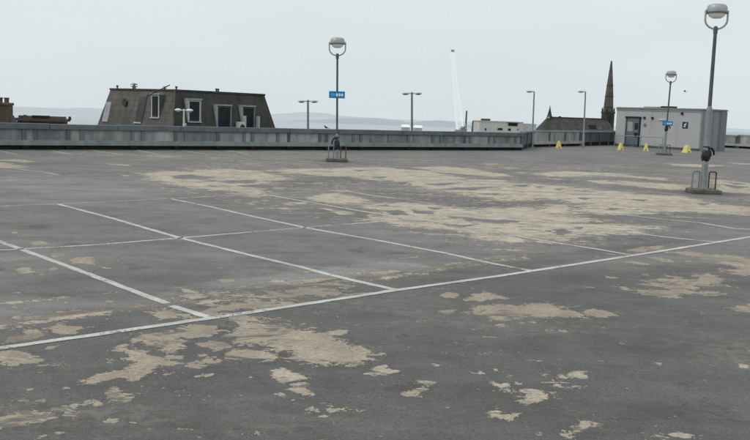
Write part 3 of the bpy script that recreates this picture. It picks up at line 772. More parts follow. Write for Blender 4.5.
def make_deck():
    us = line_steps([(-30, -1, 1.), (-1, 13, .055), (13, 30, .11), (30, 73, .2)])
    vs = line_steps([(-30, -3, 1.), (-3, 13, .055), (13, 30, .11), (30, 47.6, .2)])
    U, Vv = np.meshgrid(us, vs)
    X = (U * CU - Vv * SU).ravel()
    Y = (U * SU + Vv * CU).ravel()
    N = X.size
    bare = np.full(N, -1.6)
    bt = np.full(N, .5)
    tone = np.zeros(N)
    order = np.argsort(Y)
    Ys = Y[order]

    def subset(x0, x1, y0, y1):
        i0, i1 = np.searchsorted(Ys, y0), np.searchsorted(Ys, y1)
        idx = order[i0:i1]
        xx = X[idx]
        return idx[(xx >= x0) & (xx <= x1)]

    def sdist(idx, pts, closed=True):
        px, py = X[idx], Y[idx]
        d = np.full(px.size, 1e9)
        ins = np.zeros(px.size, bool)
        n = len(pts)
        for i in range(n if closed else n - 1):
            ax, ay = pts[i]
            bx, by = pts[(i + 1) % n]
            ex, ey = bx - ax, by - ay
            t = np.clip(((px - ax) * ex + (py - ay) * ey) / (ex * ex + ey * ey + 1e-9), 0, 1)
            d = np.minimum(d, np.hypot(px - ax - t * ex, py - ay - t * ey))
            if closed and ay != by:
                c = ((ay > py) != (by > py)) & (px < (bx - ax) * (py - ay) / (by - ay) + ax)
                ins ^= c
        return np.where(ins, d, -d) if closed else d

    def bbox(pts, pad):
        xs = [p[0] for p in pts]
        ys = [p[1] for p in pts]
        return min(xs) - pad, max(xs) + pad, min(ys) - pad, max(ys) + pad

    def area(p):
        return abs(sum(p[i][0] * p[(i + 1) % len(p)][1] - p[(i + 1) % len(p)][0] * p[i][1] for i in range(len(p)))) / 2

    for t, pts in BARE:
        a = area(pts)
        w = min(max(.2 * math.sqrt(a), .035), .6)
        idx = subset(*bbox(pts, w * 3.2))
        s = sdist(idx, pts) / w
        lv = 1.05
        if t > 2:
            t, lv = t - 2, -.82
        elif t > 1.01:
            t, lv = t - 1, -.4
        s = np.clip(np.where(s < 0, s * .75, s), -1.7, lv) + .03
        up = s > bare[idx]
        bt[idx[up]] = t
        bare[idx] = np.maximum(bare[idx], s)
    for pts in HOLE:
        w = min(max(.2 * math.sqrt(area(pts)), .05), .3)
        idx = subset(*bbox(pts, w * 3))
        bare[idx] = np.minimum(bare[idx], np.clip(-sdist(idx, pts) / w - .15, -1, 2))
    for w, t, pts in STRIPS:
        idx = subset(*bbox(pts, .6))
        d = sdist(idx, pts, False)
        if t < 0:
            tone[idx] = np.minimum(tone[idx], -np.clip(2 - d / w, 0, 1) * .9)
            continue
        lv = .3
        if t > 1:
            t, lv = t - 1, -.12
        s = np.clip((w - d) / w * .6, -1.6, lv)
        up = s > bare[idx]
        bt[idx[up]] = t
        bare[idx] = np.maximum(bare[idx], s)
    for v, w, pts in TONES:
        idx = subset(*bbox(pts, w * 2))
        k = np.clip(sdist(idx, pts) / w * .5 + .5, 0, 1)
        k = k * k * (3 - 2 * k)
        tone[idx] = tone[idx] * (1 - k) + v * k
    # grime stains round the lamp plinths; darker band along the foot of the parapet
    for lx, ly, rr in ((9.48, 25.47, 1.1), (-1.59, 34.92, .9), (17.57, 54.11, .9)):
        idx = subset(lx - 2, lx + 2, ly - 2, ly + 2)
        k = np.clip(1.25 - np.hypot(X[idx] - lx, (Y[idx] - ly) * 1.2) / rr, 0, 1)
        tone[idx] = tone[idx] * (1 - k) - 1.7 * k
        bare[idx] -= 1.6 * k
    k = np.clip((-X * SU + Y * CU - 35.9) / .9, 0, 1) * ((X * CU + Y * SU) < 40.5)
    tone[:] = tone * (1 - k) - 1.1 * k
    nu, nv = us.size, vs.size
    me = bpy.data.meshes.new('car_park_deck')
    co = np.zeros((N, 3), np.float32)
    co[:, 0], co[:, 1] = X, Y
    J, I = np.meshgrid(np.arange(nu - 1), np.arange(nv - 1))
    uc = (us[J] + us[J + 1]) / 2
    vc = (vs[I] + vs[I + 1]) / 2
    keep = ~((vc > 37.45) & (uc < 40.5))
    b = (I * nu + J)[keep]
    q = np.stack([b, b + 1, b + nu + 1, b + nu], 1).astype(np.int32)
    me.vertices.add(N)
    me.vertices.foreach_set('co', co.ravel())
    me.loops.add(q.size)
    me.loops.foreach_set('vertex_index', q.ravel())
    me.polygons.add(len(q))
    me.polygons.foreach_set('loop_start', np.arange(0, q.size, 4, dtype=np.int32))
    me.polygons.foreach_set('loop_total', np.full(len(q), 4, np.int32))
    me.update(calc_edges=True)
    for nm, arr in (('bare', bare), ('btone', bt), ('tone', tone)):
        at = me.attributes.new(nm, 'FLOAT', 'POINT')
        at.data.foreach_set('value', arr.astype(np.float32))
    me.materials.append(floor_mat())
    o = bpy.data.objects.new('car_park_deck', me)
    COL.objects.link(o)
    return structure(o)


make_deck()
# the slab that carries the deck, edge seen from outside
sl = MB()
sl.hexa([uv(-30, -30, -.9), uv(40.4, -30, -.9), uv(40.4, 37.4, -.9), uv(-30, 37.4, -.9)], [uv(-30, -30, -.03), uv(40.4, -30, -.03), uv(40.4, 37.4, -.03), uv(-30, 37.4, -.03)])
sl.hexa([uv(40.41, -30, -.9), uv(73, -30, -.9), uv(73, 47.5, -.9), uv(40.41, 47.5, -.9)], [uv(40.41, -30, -.03), uv(73, -30, -.03), uv(73, 47.5, -.03), uv(40.41, 47.5, -.03)])
structure(sl.build('deck_slab', M['concrete_panel']))

LM = {}
for w, wear, pts in LINES:
    mb = MB()
    p0 = [V((x, y, 0)) for x, y in pts]
    p = [p0[0]]
    for a_, b_ in zip(p0, p0[1:]):
        k_ = max(1, int((b_ - a_).length / .12))
        p += [a_.lerp(b_, (j_ + 1) / k_) for j_ in range(k_)]
    wob = [random.gauss(0, .0035) for _ in p]
    wid = [random.gauss(0, .05) for _ in p]
    drift = [.012 * math.sin(i_ * .05 + len(p)) for i_ in range(len(p))]
    vs = []
    for i, c in enumerate(p):
        d = (p[min(i + 1, len(p) - 1)] - p[max(i - 1, 0)]).normalized()
        sd = V((-d.y, d.x, 0))
        nrm = sd * w / 2 * (.93 + wid[i])
        c = c + sd * (wob[i] + drift[i])
        vs += [c + nrm + V((0, 0, .0025)), c - nrm + V((0, 0, .0025))]
    k = wear
    if k not in LM:
        LM[k] = line_mat(k)
    # the long line lies just over the shorter ones that run into it
    z = .002 if LINES.index((w, wear, pts)) == 0 else 0
    mb.add([v + V((0, 0, z)) for v in vs], [(2 * i, 2 * i + 1, 2 * i + 3, 2 * i + 2) for i in range(len(p) - 1)])
    structure(mb.build('parking_line', LM[k]))


# ------------------------------------------------------------------ parapets and fences
def uvbox(mb, u0, u1, v0, v1, z0, z1, f=uv):
    return mb.hexa([f(u0, v0, z0), f(u1, v0, z0), f(u1, v1, z0), f(u0, v1, z0)], [f(u0, v0, z1), f(u1, v0, z1), f(u1, v1, z1), f(u0, v1, z1)])


def parapet():
    t = thing('parapet_wall', 'long blue-grey panelled parapet wall along the far edge of the deck', 'wall', uv(9.75, 36.9))
    off = V(uv(9.75, 36.9))

    def f(u, v, z):
        return V(uv(u, v, z)) - off
    v0 = 36.9
    u0, u1 = 3.0, 39.97
    # coping in lengths with small gaps
    mb = MB()
    u = u0
    while u < u1 - .1:
        e = min(u + 2.9, u1)
        uvbox(mb, u, e - .02, v0 - .1, v0 + .26, .83, 1.055 + random.uniform(-.014, .012), f)
        u = e
    mb.build('coping', M['coping'], t, bevel=.02)
    mb = MB()
    uvbox(mb, u0, u1, v0 - .055, v0 + .14, .17, .385, f)
    mb.build('bottom_rail', M['skirt'], t, bevel=.015)
    mb = MB()
    uvbox(mb, u0, u1, v0 + .03, v0 + .12, .005, .17, f)
    mb.build('shadow_kerb', M['bitumen_shade'], t)  # black base, with the shadow gap under the rail painted in
    seq = [2.0, .42, 1.5, .45, 1.75, 1.5, .45, 1.3, .6]
    u = u0
    i = 0
    while u < u1 - .3:
        w = seq[i % len(seq)] * random.uniform(.9, 1.12)
        e = min(u + w, u1 - .15)
        mb = MB()
        uvbox(mb, u, u + .15, v0 - .035, v0 + .13, .385, .83, f)
        mb.build('pier', M['pier'], t)
        mb = MB()
        uvbox(mb, u + .15, e, v0 + .02, v0 + .1, .385, .83, f)
        pale = w < 1 or random.random() < .25
        mb.build('panel', M['panel_pale'] if pale else M['panel'], t)
        if i % 2 == 0:
            mb = MB()
            uvbox(mb, u - .05, u + .22, v0 - .12, v0 + .03, .004, .15, f)
            mb.build('foot', M['bitumen_shade'], t, bevel=.02)
        u = e
        i += 1
    mb = MB()
    uvbox(mb, u1 - .149, u1 + .1, v0 - .05, v0 + .2, .2, .829, f)
    mb.build('pier', M['pier'], t)
    return t


parapet()


def fence(name, label, a, b, mats, spans, h=1.12, rail=True, cap=True):
    """panel fence from a to b; spans = fractions where posts stand"""
    a, b = V((a[0], a[1], 0)), V((b[0], b[1], 0))
    L = (b - a).length
    t = thing(name, label, 'fence', a, math.atan2(b.y - a.y, b.x - a.x))
    mb = MB()
    for i in range(len(spans) - 1):
        x0, x1 = spans[i] * L, spans[i + 1] * L
        MB().box(x0 + .1, x1 - .1, 0, .06, .28, h - .1).build('panel', mats[i % len(mats)], t)
    for s in spans:
        MB().box(s * L - .1, s * L + .1, -.05, .11, .004, h - .09).build('post', M['dark_panel'], t)
    if cap:
        MB().box(-.12, L + .12, -.06, .13, h - .089, h + .02).build('cap_rail', M['skirt'], t, bevel=.01)
    if rail:
        MB().box(-.1, L + .1, -.17, -.053, .18, .38).build('bottom_rail', M['concrete_rail'], t, bevel=.015)
    MB().box(-.1, L + .1, .02, .09, .004, .275).build('shadow_kerb', M['bitumen_shade'], t)  # black strip painted for the shadow gap at the fence foot
    return t


cp, dp = M['concrete_panel'], M['dark_panel']
fence('panel_fence', 'pale concrete panel fence with light bottom rail in front of the church roof', (10.55, 60.3), (15.2, 66.55), [cp], [0, .33, .66, 1.])
fence('panel_fence', 'dark grey panel fence between the pale concrete fence and the hut', (15.35, 66.8), (19.6, 72.6), [dp, dp], [0, .25, .5, .75, 1.], rail=False, cap=True)
fence('return_fence', 'short dark fence return at the right end of the long parapet wall', uv(40.15, 37.1), (10.45, 60.1), [dp], [0, .5, 1.], rail=False)
fence('panel_fence', 'pale low panel fence with thick bottom rail right of the hut', (30.9, 75.8), (37.5, 70.4), [cp, M['panel']], [0, .17, .34, .5, .67, .84, 1.], h=1.15)
fence('panel_fence', 'short dark topped fence directly behind the right corner of the hut', (28.4, 78.1), (30.8, 76.0), [dp, cp], [0, .5, 1.], h=1.1)


# ------------------------------------------------------------------ hoop head lamp posts on the deck
def hoop_lamp(label, loc, h, lean, group, rz=0., lr=.088, lz=2.35):
    t = thing('lamp_post', label, 'lamp post', (loc[0], loc[1], 0), rz, group)
    pl = MB()
    rnd = random.Random(int(loc[1]))
    j = lambda: rnd.uniform(-.02, .02)
    pl.hexa([(-.43 + j(), -.32 + j(), .003), (.43 + j(), -.32 + j(), .003), (.43 + j(), .32, .003), (-.43, .32, .003)], [(-.41 + j(), -.3, .115 + j() * .4), (.41 + j(), -.3, .115 + j() * .4), (.41, .3, .12), (-.41, .3, .12)])
    pl.build('plinth', M['mossy'], t, bevel=.02)
    parts = []
    p1 = MB().lathe([(.17, .115), (.17, .135), (lr + .017, .15), (lr + .002, .2), (lr, lz), (lr - .008, lz + .07), (lr * .72, lz + .12), (lr * .64, lz + .15)], 16)
    parts.append(p1.build('lower_pole', M['steel'], t, True))
    top = h - .82
    p2 = MB().lathe([(lr * .63, lz + .14), (min(.048, lr * .6), top), (.06, top + .005), (.062, top + .16), (.045, top + .2), (.02, top + .215)], 14)
    parts.append(p2.build('upper_pole', M['steel_dark'], t, True))
    d = MB().box(-lr * .5, lr * .5, -lr - .004, -lr * .8, .5, .85)
    parts.append(d.build('access_door', M['steel'], t))
    hp = []
    w, zt, zb = .315, h - .17, top + .13
    hp.append((-w, 0, zt))
    for k in range(13):
        a = math.pi + math.pi * k / 12
        hp.append((w * math.cos(a), 0, zb + .26 + .26 * math.sin(a)))
    hp.append((w, 0, zt))
    parts.append(MB().tube(hp, .027, 10).build('hoop', M['head'], t, True))
    hd = MB().lathe([(.275, h - .26), (.285, h - .235), (.285, h - .12), (.265, h - .05), (.21, h - .01), (.1, h + .012), (.02, h + .016)], 24)
    parts.append(hd.build('lamp_head', M['head'], t, True))
    rim = MB().lathe([(.288, h - .262), (.298, h - .26), (.298, h - .225), (.288, h - .222)], 24)
    rm = rim.build('rim', M['steel_dark'], parts[-1], True)
    df = MB().lathe([(.03, h - .4), (.12, h - .39), (.2, h - .34), (.24, h - .275), (.24, h - .255)], 20)
    df.build('diffuser', M['diffuser'], parts[-1], True)
    for o in parts:
        o.rotation_euler = (0, lean, 0)
    for s in (-1, 1):
        x0, x1 = s * .14, s * .34
        r = .035
        pts = [(x0, 0, .1), (x0, 0, .585)]
        pts += [(x0 + s * .012, 0, .608), (x0 + s * .035, 0, .62), (x1 - s * .035, 0, .62), (x1 - s * .012, 0, .608), (x1, 0, .585), (x1, 0, .1)]
        MB().tube(pts, .022, 8).build('hoop_guard', M['steel'] if s < 0 else M['bin_rust'], t, True)
    return t


G1 = 'hoop headed lamp posts on the deck'
hoop_lamp('tall hoop headed lamp post nearest the viewer, without a sign, at the right', (9.48, 25.47), 5.36, R(-.2), G1)
hoop_lamp('hoop headed lamp post with small blue sign in front of the long parapet wall', (-1.59, 34.92), 4.83, R(-1.45), G1, lr=.066, lz=.95)
hoop_lamp('hoop headed lamp post with small blue sign in front of the grey hut', (17.57, 54.11), 5.1, R(.9), G1, lr=.075, lz=1.5)


def blue_sign(label, x, y, z):
    s = MB().box(-.31, .31, -.012, .012, -.135, .135)
    o = s.build('blue_sign', M['blue'], bevel=.006)
    o.location = (x, y, z)
    tag(o, label, 'sign', 'blue signs on lamp posts')
    # pale blue mark on the left half, three white marks on the right half
    a = MB()
    a.add([(-.27, -.0145, .0), (-.17, -.0145, -.085), (-.17, -.0145, -.045), (-.07, -.0145, -.045), (-.07, -.0145, .045), (-.17, -.0145, .045), (-.17, -.0145, .085)], [(0, 1, 2, 3, 4, 5, 6)])
    a.build('arrow_mark', M['light_blue'], o)
    b = MB()
    for k, cx in enumerate((0., .1, .2)):
        n = 16
        ring = []
        for j in range(n):
            t = 2 * math.pi * j / n
            ring.append((cx + .04 * math.cos(t), -.0145, .062 * math.sin(t)))
        b.add(ring, [tuple(range(n))])
    b.build('white_marks', M['white'], o)
    c = MB().box(-.07, .07, .013, .05, -.05, .05)
    c.build('bracket', M['steel'], o)
    return o


blue_sign('small blue sign on the lamp post before the long parapet wall', -1.66, 34.8, 2.62)
blue_sign('small blue sign on the lamp post before the grey hut', 17.6, 53.98, 1.93)


def black_bag(label, loc, h=.42, w=.11, tail=1):
    prof = []
    mb = MB()
    n, rows = 16, 11
    vs, fs = [], []
    rnd = random.Random(int(loc[0] * 10))
    for i in range(rows):
        t = i / (rows - 1)
        z = t * h
        r = w * (.55 + .75 * math.sin(math.pi * min(1, t * .95 + .08)) ** .8) * (1 if t < .8 else .75)
        for k in range(n):
            a = 2 * math.pi * k / n
            rr = r * (1 + .16 * math.sin(3 * a + 5 * t) + rnd.uniform(-.09, .09)) + .02
            vs.append((rr * math.cos(a), rr * math.sin(a), z))
    for i in range(rows - 1):
        for k in range(n):
            k2 = (k + 1) % n
            fs.append((i * n + k, i * n + k2, (i + 1) * n + k2, (i + 1) * n + k))
    fs.append(tuple(range(n - 1, -1, -1)))
    fs.append(tuple(range((rows - 1) * n, rows * n)))
    mb.add(vs, fs)
    o = mb.build('black_bag', M['bag'], None, True)
    o.location = loc
    tag(o, label, 'bag', 'black bags tied to lamp posts')
    s = MB().tube([(.02, -.08, h * .92), (tail * .13, -.09, h * .9), (tail * .18, -.09, h * .72), (tail * .2, -.085, h * .48), (tail * .165, -.085, h * .44)], [.035, .04, .036, .028, .012], 8)
    s.build('strap', M['bag'], o, True)
    k = MB().lathe([(.105, h * .96), (.11, h), (.104, h * 1.04)], 14)
    k.build('tie', M['bag'], o, True)
    return o


black_bag('black plastic bag tied round the nearest lamp post at the right', (9.477, 25.47, .92), .42, .09)
black_bag('black plastic bag on the lamp post before the long parapet wall', (-1.612, 34.92, .46), .5, .066, -1)
black_bag('black plastic bag under the blue sign before the grey hut', (17.592, 54.11, 1.45), .36, .07)


# ------------------------------------------------------------------ single arm lamp posts by the fence
def arm_lamp(label, x, y, h, lean):
    t = thing('lamp_post', label, 'lamp post', (x, y, 0), 0, 'single arm lamp posts by the fence')
    MB().box(-.16, .16, -.16, .16, .003, .03).build('base_plate', M['steel'], t)
    p = MB().lathe([(.09, .028), (.09, .9), (.06, .96), (.045, h)], 12)
    o = p.build('pole', M['steel'], t, True)
    o.rotation_euler = (0, lean, 0)
    a = MB().tube([(0, 0, h - .02), (-.04, 0, h + .03), (-.2, 0, h + .02)], .03, 8)
    q = a.build('arm', M['steel'], t, True)
    q.rotation_euler = (0, lean, 0)
    hd = MB()
    rows = [(-.12, .05, .03), (-.2, .1, .06), (-.35, .13, .075), (-.46, .11, .055), (-.52, .04, .02)]
    n = 12
    vs, fs = [], []
    for xx, ry, rz_ in rows:
        for k in range(n):
            a_ = 2 * math.pi * k / n
            vs.append((xx, ry * math.cos(a_), h + .01 + rz_ * math.sin(a_)))
    for i in range(len(rows) - 1):
        for k in range(n):
            k2 = (k + 1) % n
            fs.append((i * n + k, i * n + k2, (i + 1) * n + k2, (i + 1) * n + k))
    fs += [tuple(range(n - 1, -1, -1)), tuple(range((len(rows) - 1) * n, len(rows) * n))]
    hd.add(vs, fs)
    e = hd.build('lamp_head', M['head'], t, True)
    e.rotation_euler = (0, lean, 0)
    return t


arm_lamp('single arm lamp post at the left end of the pale concrete fence', 10.47, 59.9, 3.72, R(-.9))
arm_lamp('single arm lamp post before the right half of the church roof', 14.42, 62.0, 3.9, R(-1.1))


# ------------------------------------------------------------------ twin lamps standing below the deck
def twin_lamp(label, x, y, ztop, lean, mat, zb=-13., scale=1.):
    t = thing('twin_lamp_post', label, 'lamp post', (x, y, ztop), 0, 'twin headed lamp posts beyond the wall')
    t.rotation_euler = (0, lean, 0)
    p = MB().lathe([(.14, zb - ztop), (.13, -8), (.07 * scale, -3), (.06 * scale, 0), (.065 * scale, .1 * scale), (.02, .13 * scale)], 12)
    p.build('pole', M['steel'] if mat is not M['white_head'] else M['white_head'], t, True)
    for s in (-1, 1):
        MB().tube([(s * .03, 0, .02), (s * .2 * scale, 0, .05 * scale)], .03 * scale, 8).build('arm', mat, t, True)
        hd = MB().lathe([(.05, -.045), (.17, -.04), (.235, -.0), (.2, .06), (.12, .095), (.03, .11)], 16, (s * .4 * scale, 0, .02), sx=scale * 1.05, sy=scale * .7)
        h = hd.build('lamp_head', mat, t, True)
        d = MB().lathe([(.05, -.1), (.13, -.085), (.17, -.046)], 16, (s * .4 * scale, 0, .02), sx=scale, sy=scale * .7)
        d.build('diffuser', M['diffuser'] if mat is M['white_head'] else M['steel_dark'], h, True)
    return t


twin_lamp('low twin headed white lamp post before the slate mansard roof', -11.43, 52., 1.68, R(0), M['white_head'], scale=.85)
twin_lamp('grey twin headed lamp post left of the blue sign, beyond the wall', -6.01, 75., 2.66, R(-1.6), M['head'], scale=1.35)
twin_lamp('tallest grey twin headed lamp post beyond the wall, right of the blue sign', 2.74, 75., 3.62, R(-2.4), M['head'], scale=1.35)

# ------------------------------------------------------------------ the hut
HF = R(125.)
hut = thing('rooftop_hut', 'flat roofed grey clad hut with a dark door at the right end of the deck', 'hut', (23.52, 64.5, 0), HF)
# local x runs along the front from the near right corner to the far left, local -y goes back along the right side? keep both explicit
HL, HS, HH = 7.86, 2.95, 3.04
# rotated so that local +x = front direction, local +y = (cos 215, sin 215): the deck side; the hut body lies at local y < 0
b = MB()
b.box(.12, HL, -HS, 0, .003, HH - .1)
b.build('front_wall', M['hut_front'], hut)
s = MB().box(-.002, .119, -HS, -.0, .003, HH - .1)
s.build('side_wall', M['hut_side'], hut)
s = MB().box(-.05, -.003, -HS - .01, -HS + .75, .003, HH - .16)
s.build('corner_panel', M['hut_trim'], hut)
for k in range(3):
    MB().box(-.02, -.0025, -.65 - k * .7, -.63 - k * .7, .01, HH - .12).build('seam', M['hut_trim'], hut)
MB().box(-.07, HL + .06, -HS - .06, .06, HH - .099, HH).build('roof_edge', M['hut_trim'], hut)
MB().box(-.0, HL, -HS, -.0, HH + .002, HH + .03).build('roof', M['concrete_panel'], hut)
MB().box(.0, HL, .003, .05, .004, .16).build('plinth', M['dark_panel'], hut)
MB().box(3.4, 4.3, -1.6, -.8, HH + .03, HH + .18).build('roof_vent', M['dark'], hut)
MB().box(4.6, 5.9, -1.6, -.8, HH + .03, HH + .13).build('roof_duct', M['concrete_rail'], hut)
for k in range(3):
    MB().box(2.4 * k + 2.1, 2.4 * k + 2.108, .002, .005, .165, HH - .25).build('seam', M['hut_side'], hut)
MB().box(.13, HL, .0025, .035, HH - .24, HH - .101).build('flashing', M['hut_side'], hut)
# door (front wall, near the far left end)
dx0, dx1 = 5.55, 6.75
dr = MB().box(dx0, dx1, .002, .05, .01, 2.12).build('door', M['door'], hut)
MB().box(dx0 - .1, dx0 - .002, .002, .09, .01, 2.22).build('door_frame', M['dark'], hut)
MB().box(dx1 + .002, dx1 + .1, .002, .09, .01, 2.22).build('door_frame', M['dark_panel'], hut)
MB().box(dx0 - .15, dx1 + .12, .002, .14, 2.221, 2.36).build('door_hood', M['dark'], hut)
MB().box(dx0 + .08, dx0 + .42, .052, .06, 1.35, 1.85).build('door_pane', M['dark'], dr)
MB().box(dx0 + .08, dx0 + .4, .052, .06, .75, 1.12).build('door_pane', M['dark'], dr)
MB().box(dx0 + .6, dx1 - .1, .052, .06, 1.2, 1.95).build('door_pane', M['panel_pale'], dr)
MB().tube([(dx0 + .5, .053, 1.02), (dx0 + .5, .1, 1.02), (dx0 + .5, .1, 1.2), (dx0 + .5, .053, 1.2)], .015, 6).build('handle', M['steel'], dr)
# wall fittings
for x, z in ((5.1, 2.28), (4.35, 2.28), (1.72, 2.68)):
    l = MB().box(x - .09, x + .09, .002, .1, z - .09, z + .09)
    l.build('wall_lamp', M['dark'], hut, bevel=.02)
MB().lathe([(.13, 0), (.15, .02), (.12, .06), (.03, .08)], 14).build('alarm_bell', M['hut_trim'], hut, True).matrix_local = Matrix.Translation((5.02, .002, 1.75)) @ Matrix.Rotation(R(-90), 4, 'X')
MB().box(3.0, 3.75, .002, .08, 2.12, 2.24).build('strip_light', M['frame_white'], hut, bevel=.02)


def hutp(x, y, z):
    c, s_ = math.cos(HF), math.sin(HF)
    return (23.52 + x * c - y * s_, 64.5 + x * s_ + y * c, z)


sg = MB().box(-.3, .3, .0, .02, -.3, .3).build('pictogram_sign', M['navy'], bevel=.006)
sg.location = hutp(1.4, .004, 1.83)
sg.rotation_euler = (0, 0, HF)
sg.scale = (.8, 1, .8)
tag(sg, 'square navy sign with a white slanting figure on the hut wall', 'sign')
pg = MB()
# a white figure leaning forward: head, trunk, arm, two legs
n = 14
pg.add([(-.09 + .05 * math.cos(2 * math.pi * k / n), .0225, .17 + .05 * math.sin(2 * math.pi * k / n)) for k in range(n)], [tuple(range(n))])


def bar(p, q, w):
    p, q = V((p[0], 0, p[1])), V((q[0], 0, q[1]))
    d = (q - p).normalized()
    nn = V((-d.z, 0, d.x)) * w / 2
    pg.add([(a.x, .0225, a.z) for a in (p + nn, q + nn, q - nn, p - nn)], [(0, 1, 2, 3)])


bar((-.06, .11), (.05, -.04), .09)
bar((.05, -.045), (-.07, -.2), .055)
bar((.06, -.045), (.17, -.19), .055)
bar((-.1, .06), (-.19, -.02), .045)
bar((.0, .1), (.13, .06), .045)
pg.build('figure', M['white'], sg)

# guard rail in front of the hut
A0, A1 = V((17.3, 64.6, 0)), V((19.75, 61.3, 0))
rl = thing('guard_rail', 'thin grey tube guard rail standing before the hut door', 'rail', A0, math.atan2(A1.y - A0.y, A1.x - A0.x))
LL = (A1 - A0).length
MB().tube([(0, 0, .93), (LL, 0, .93)], .026, 8).build('top_rail', M['steel'], rl, True)
for x in (0, LL * .55, LL):
    MB().tube([(x, 0, .003), (x, 0, .92)], .026, 8).build('post', M['steel'], rl, True)


# yellow barrier blocks
def yellow_block(label, x, y, w, h, rz):
    t = thing('barrier_block', label, 'barrier block', (x, y, 0), rz, 'yellow barrier blocks')
    MB().frustum(0, 0, .03, h, w / 2, w * .42, w * .27, w * .25).build('block', M['yellow'], t, bevel=.025)
    MB().frustum(0, 0, .003, .03, w / 2 + .03, w * .42 + .03, w / 2 + .02, w * .42 + .02).build('foot', M['yellow'], t)
    MB().lathe([(.07, h - .01), (.07, h + .05), (.045, h + .07)], 10).build('socket', M['yellow'], t, True)
    MB().box(-w * .12, w * .12, -w * .44, -w * .405, .03, .1).build('fork_slot', M['dark'], t)
    return t


yellow_block('leftmost yellow barrier block, before the pale concrete fence', 12.29, 60.0, .34, .42, R(10))
yellow_block('yellow barrier block standing before the dark door of the hut', 16.61, 60.4, .34, .42, R(25))
yellow_block('yellow barrier block between the hut door and the third lamp post', 18.43, 60.7, .32, .42, R(-15))
yellow_block('largest yellow barrier block, below the navy sign on the hut', 20.86, 59.6, .5, .46, R(30))


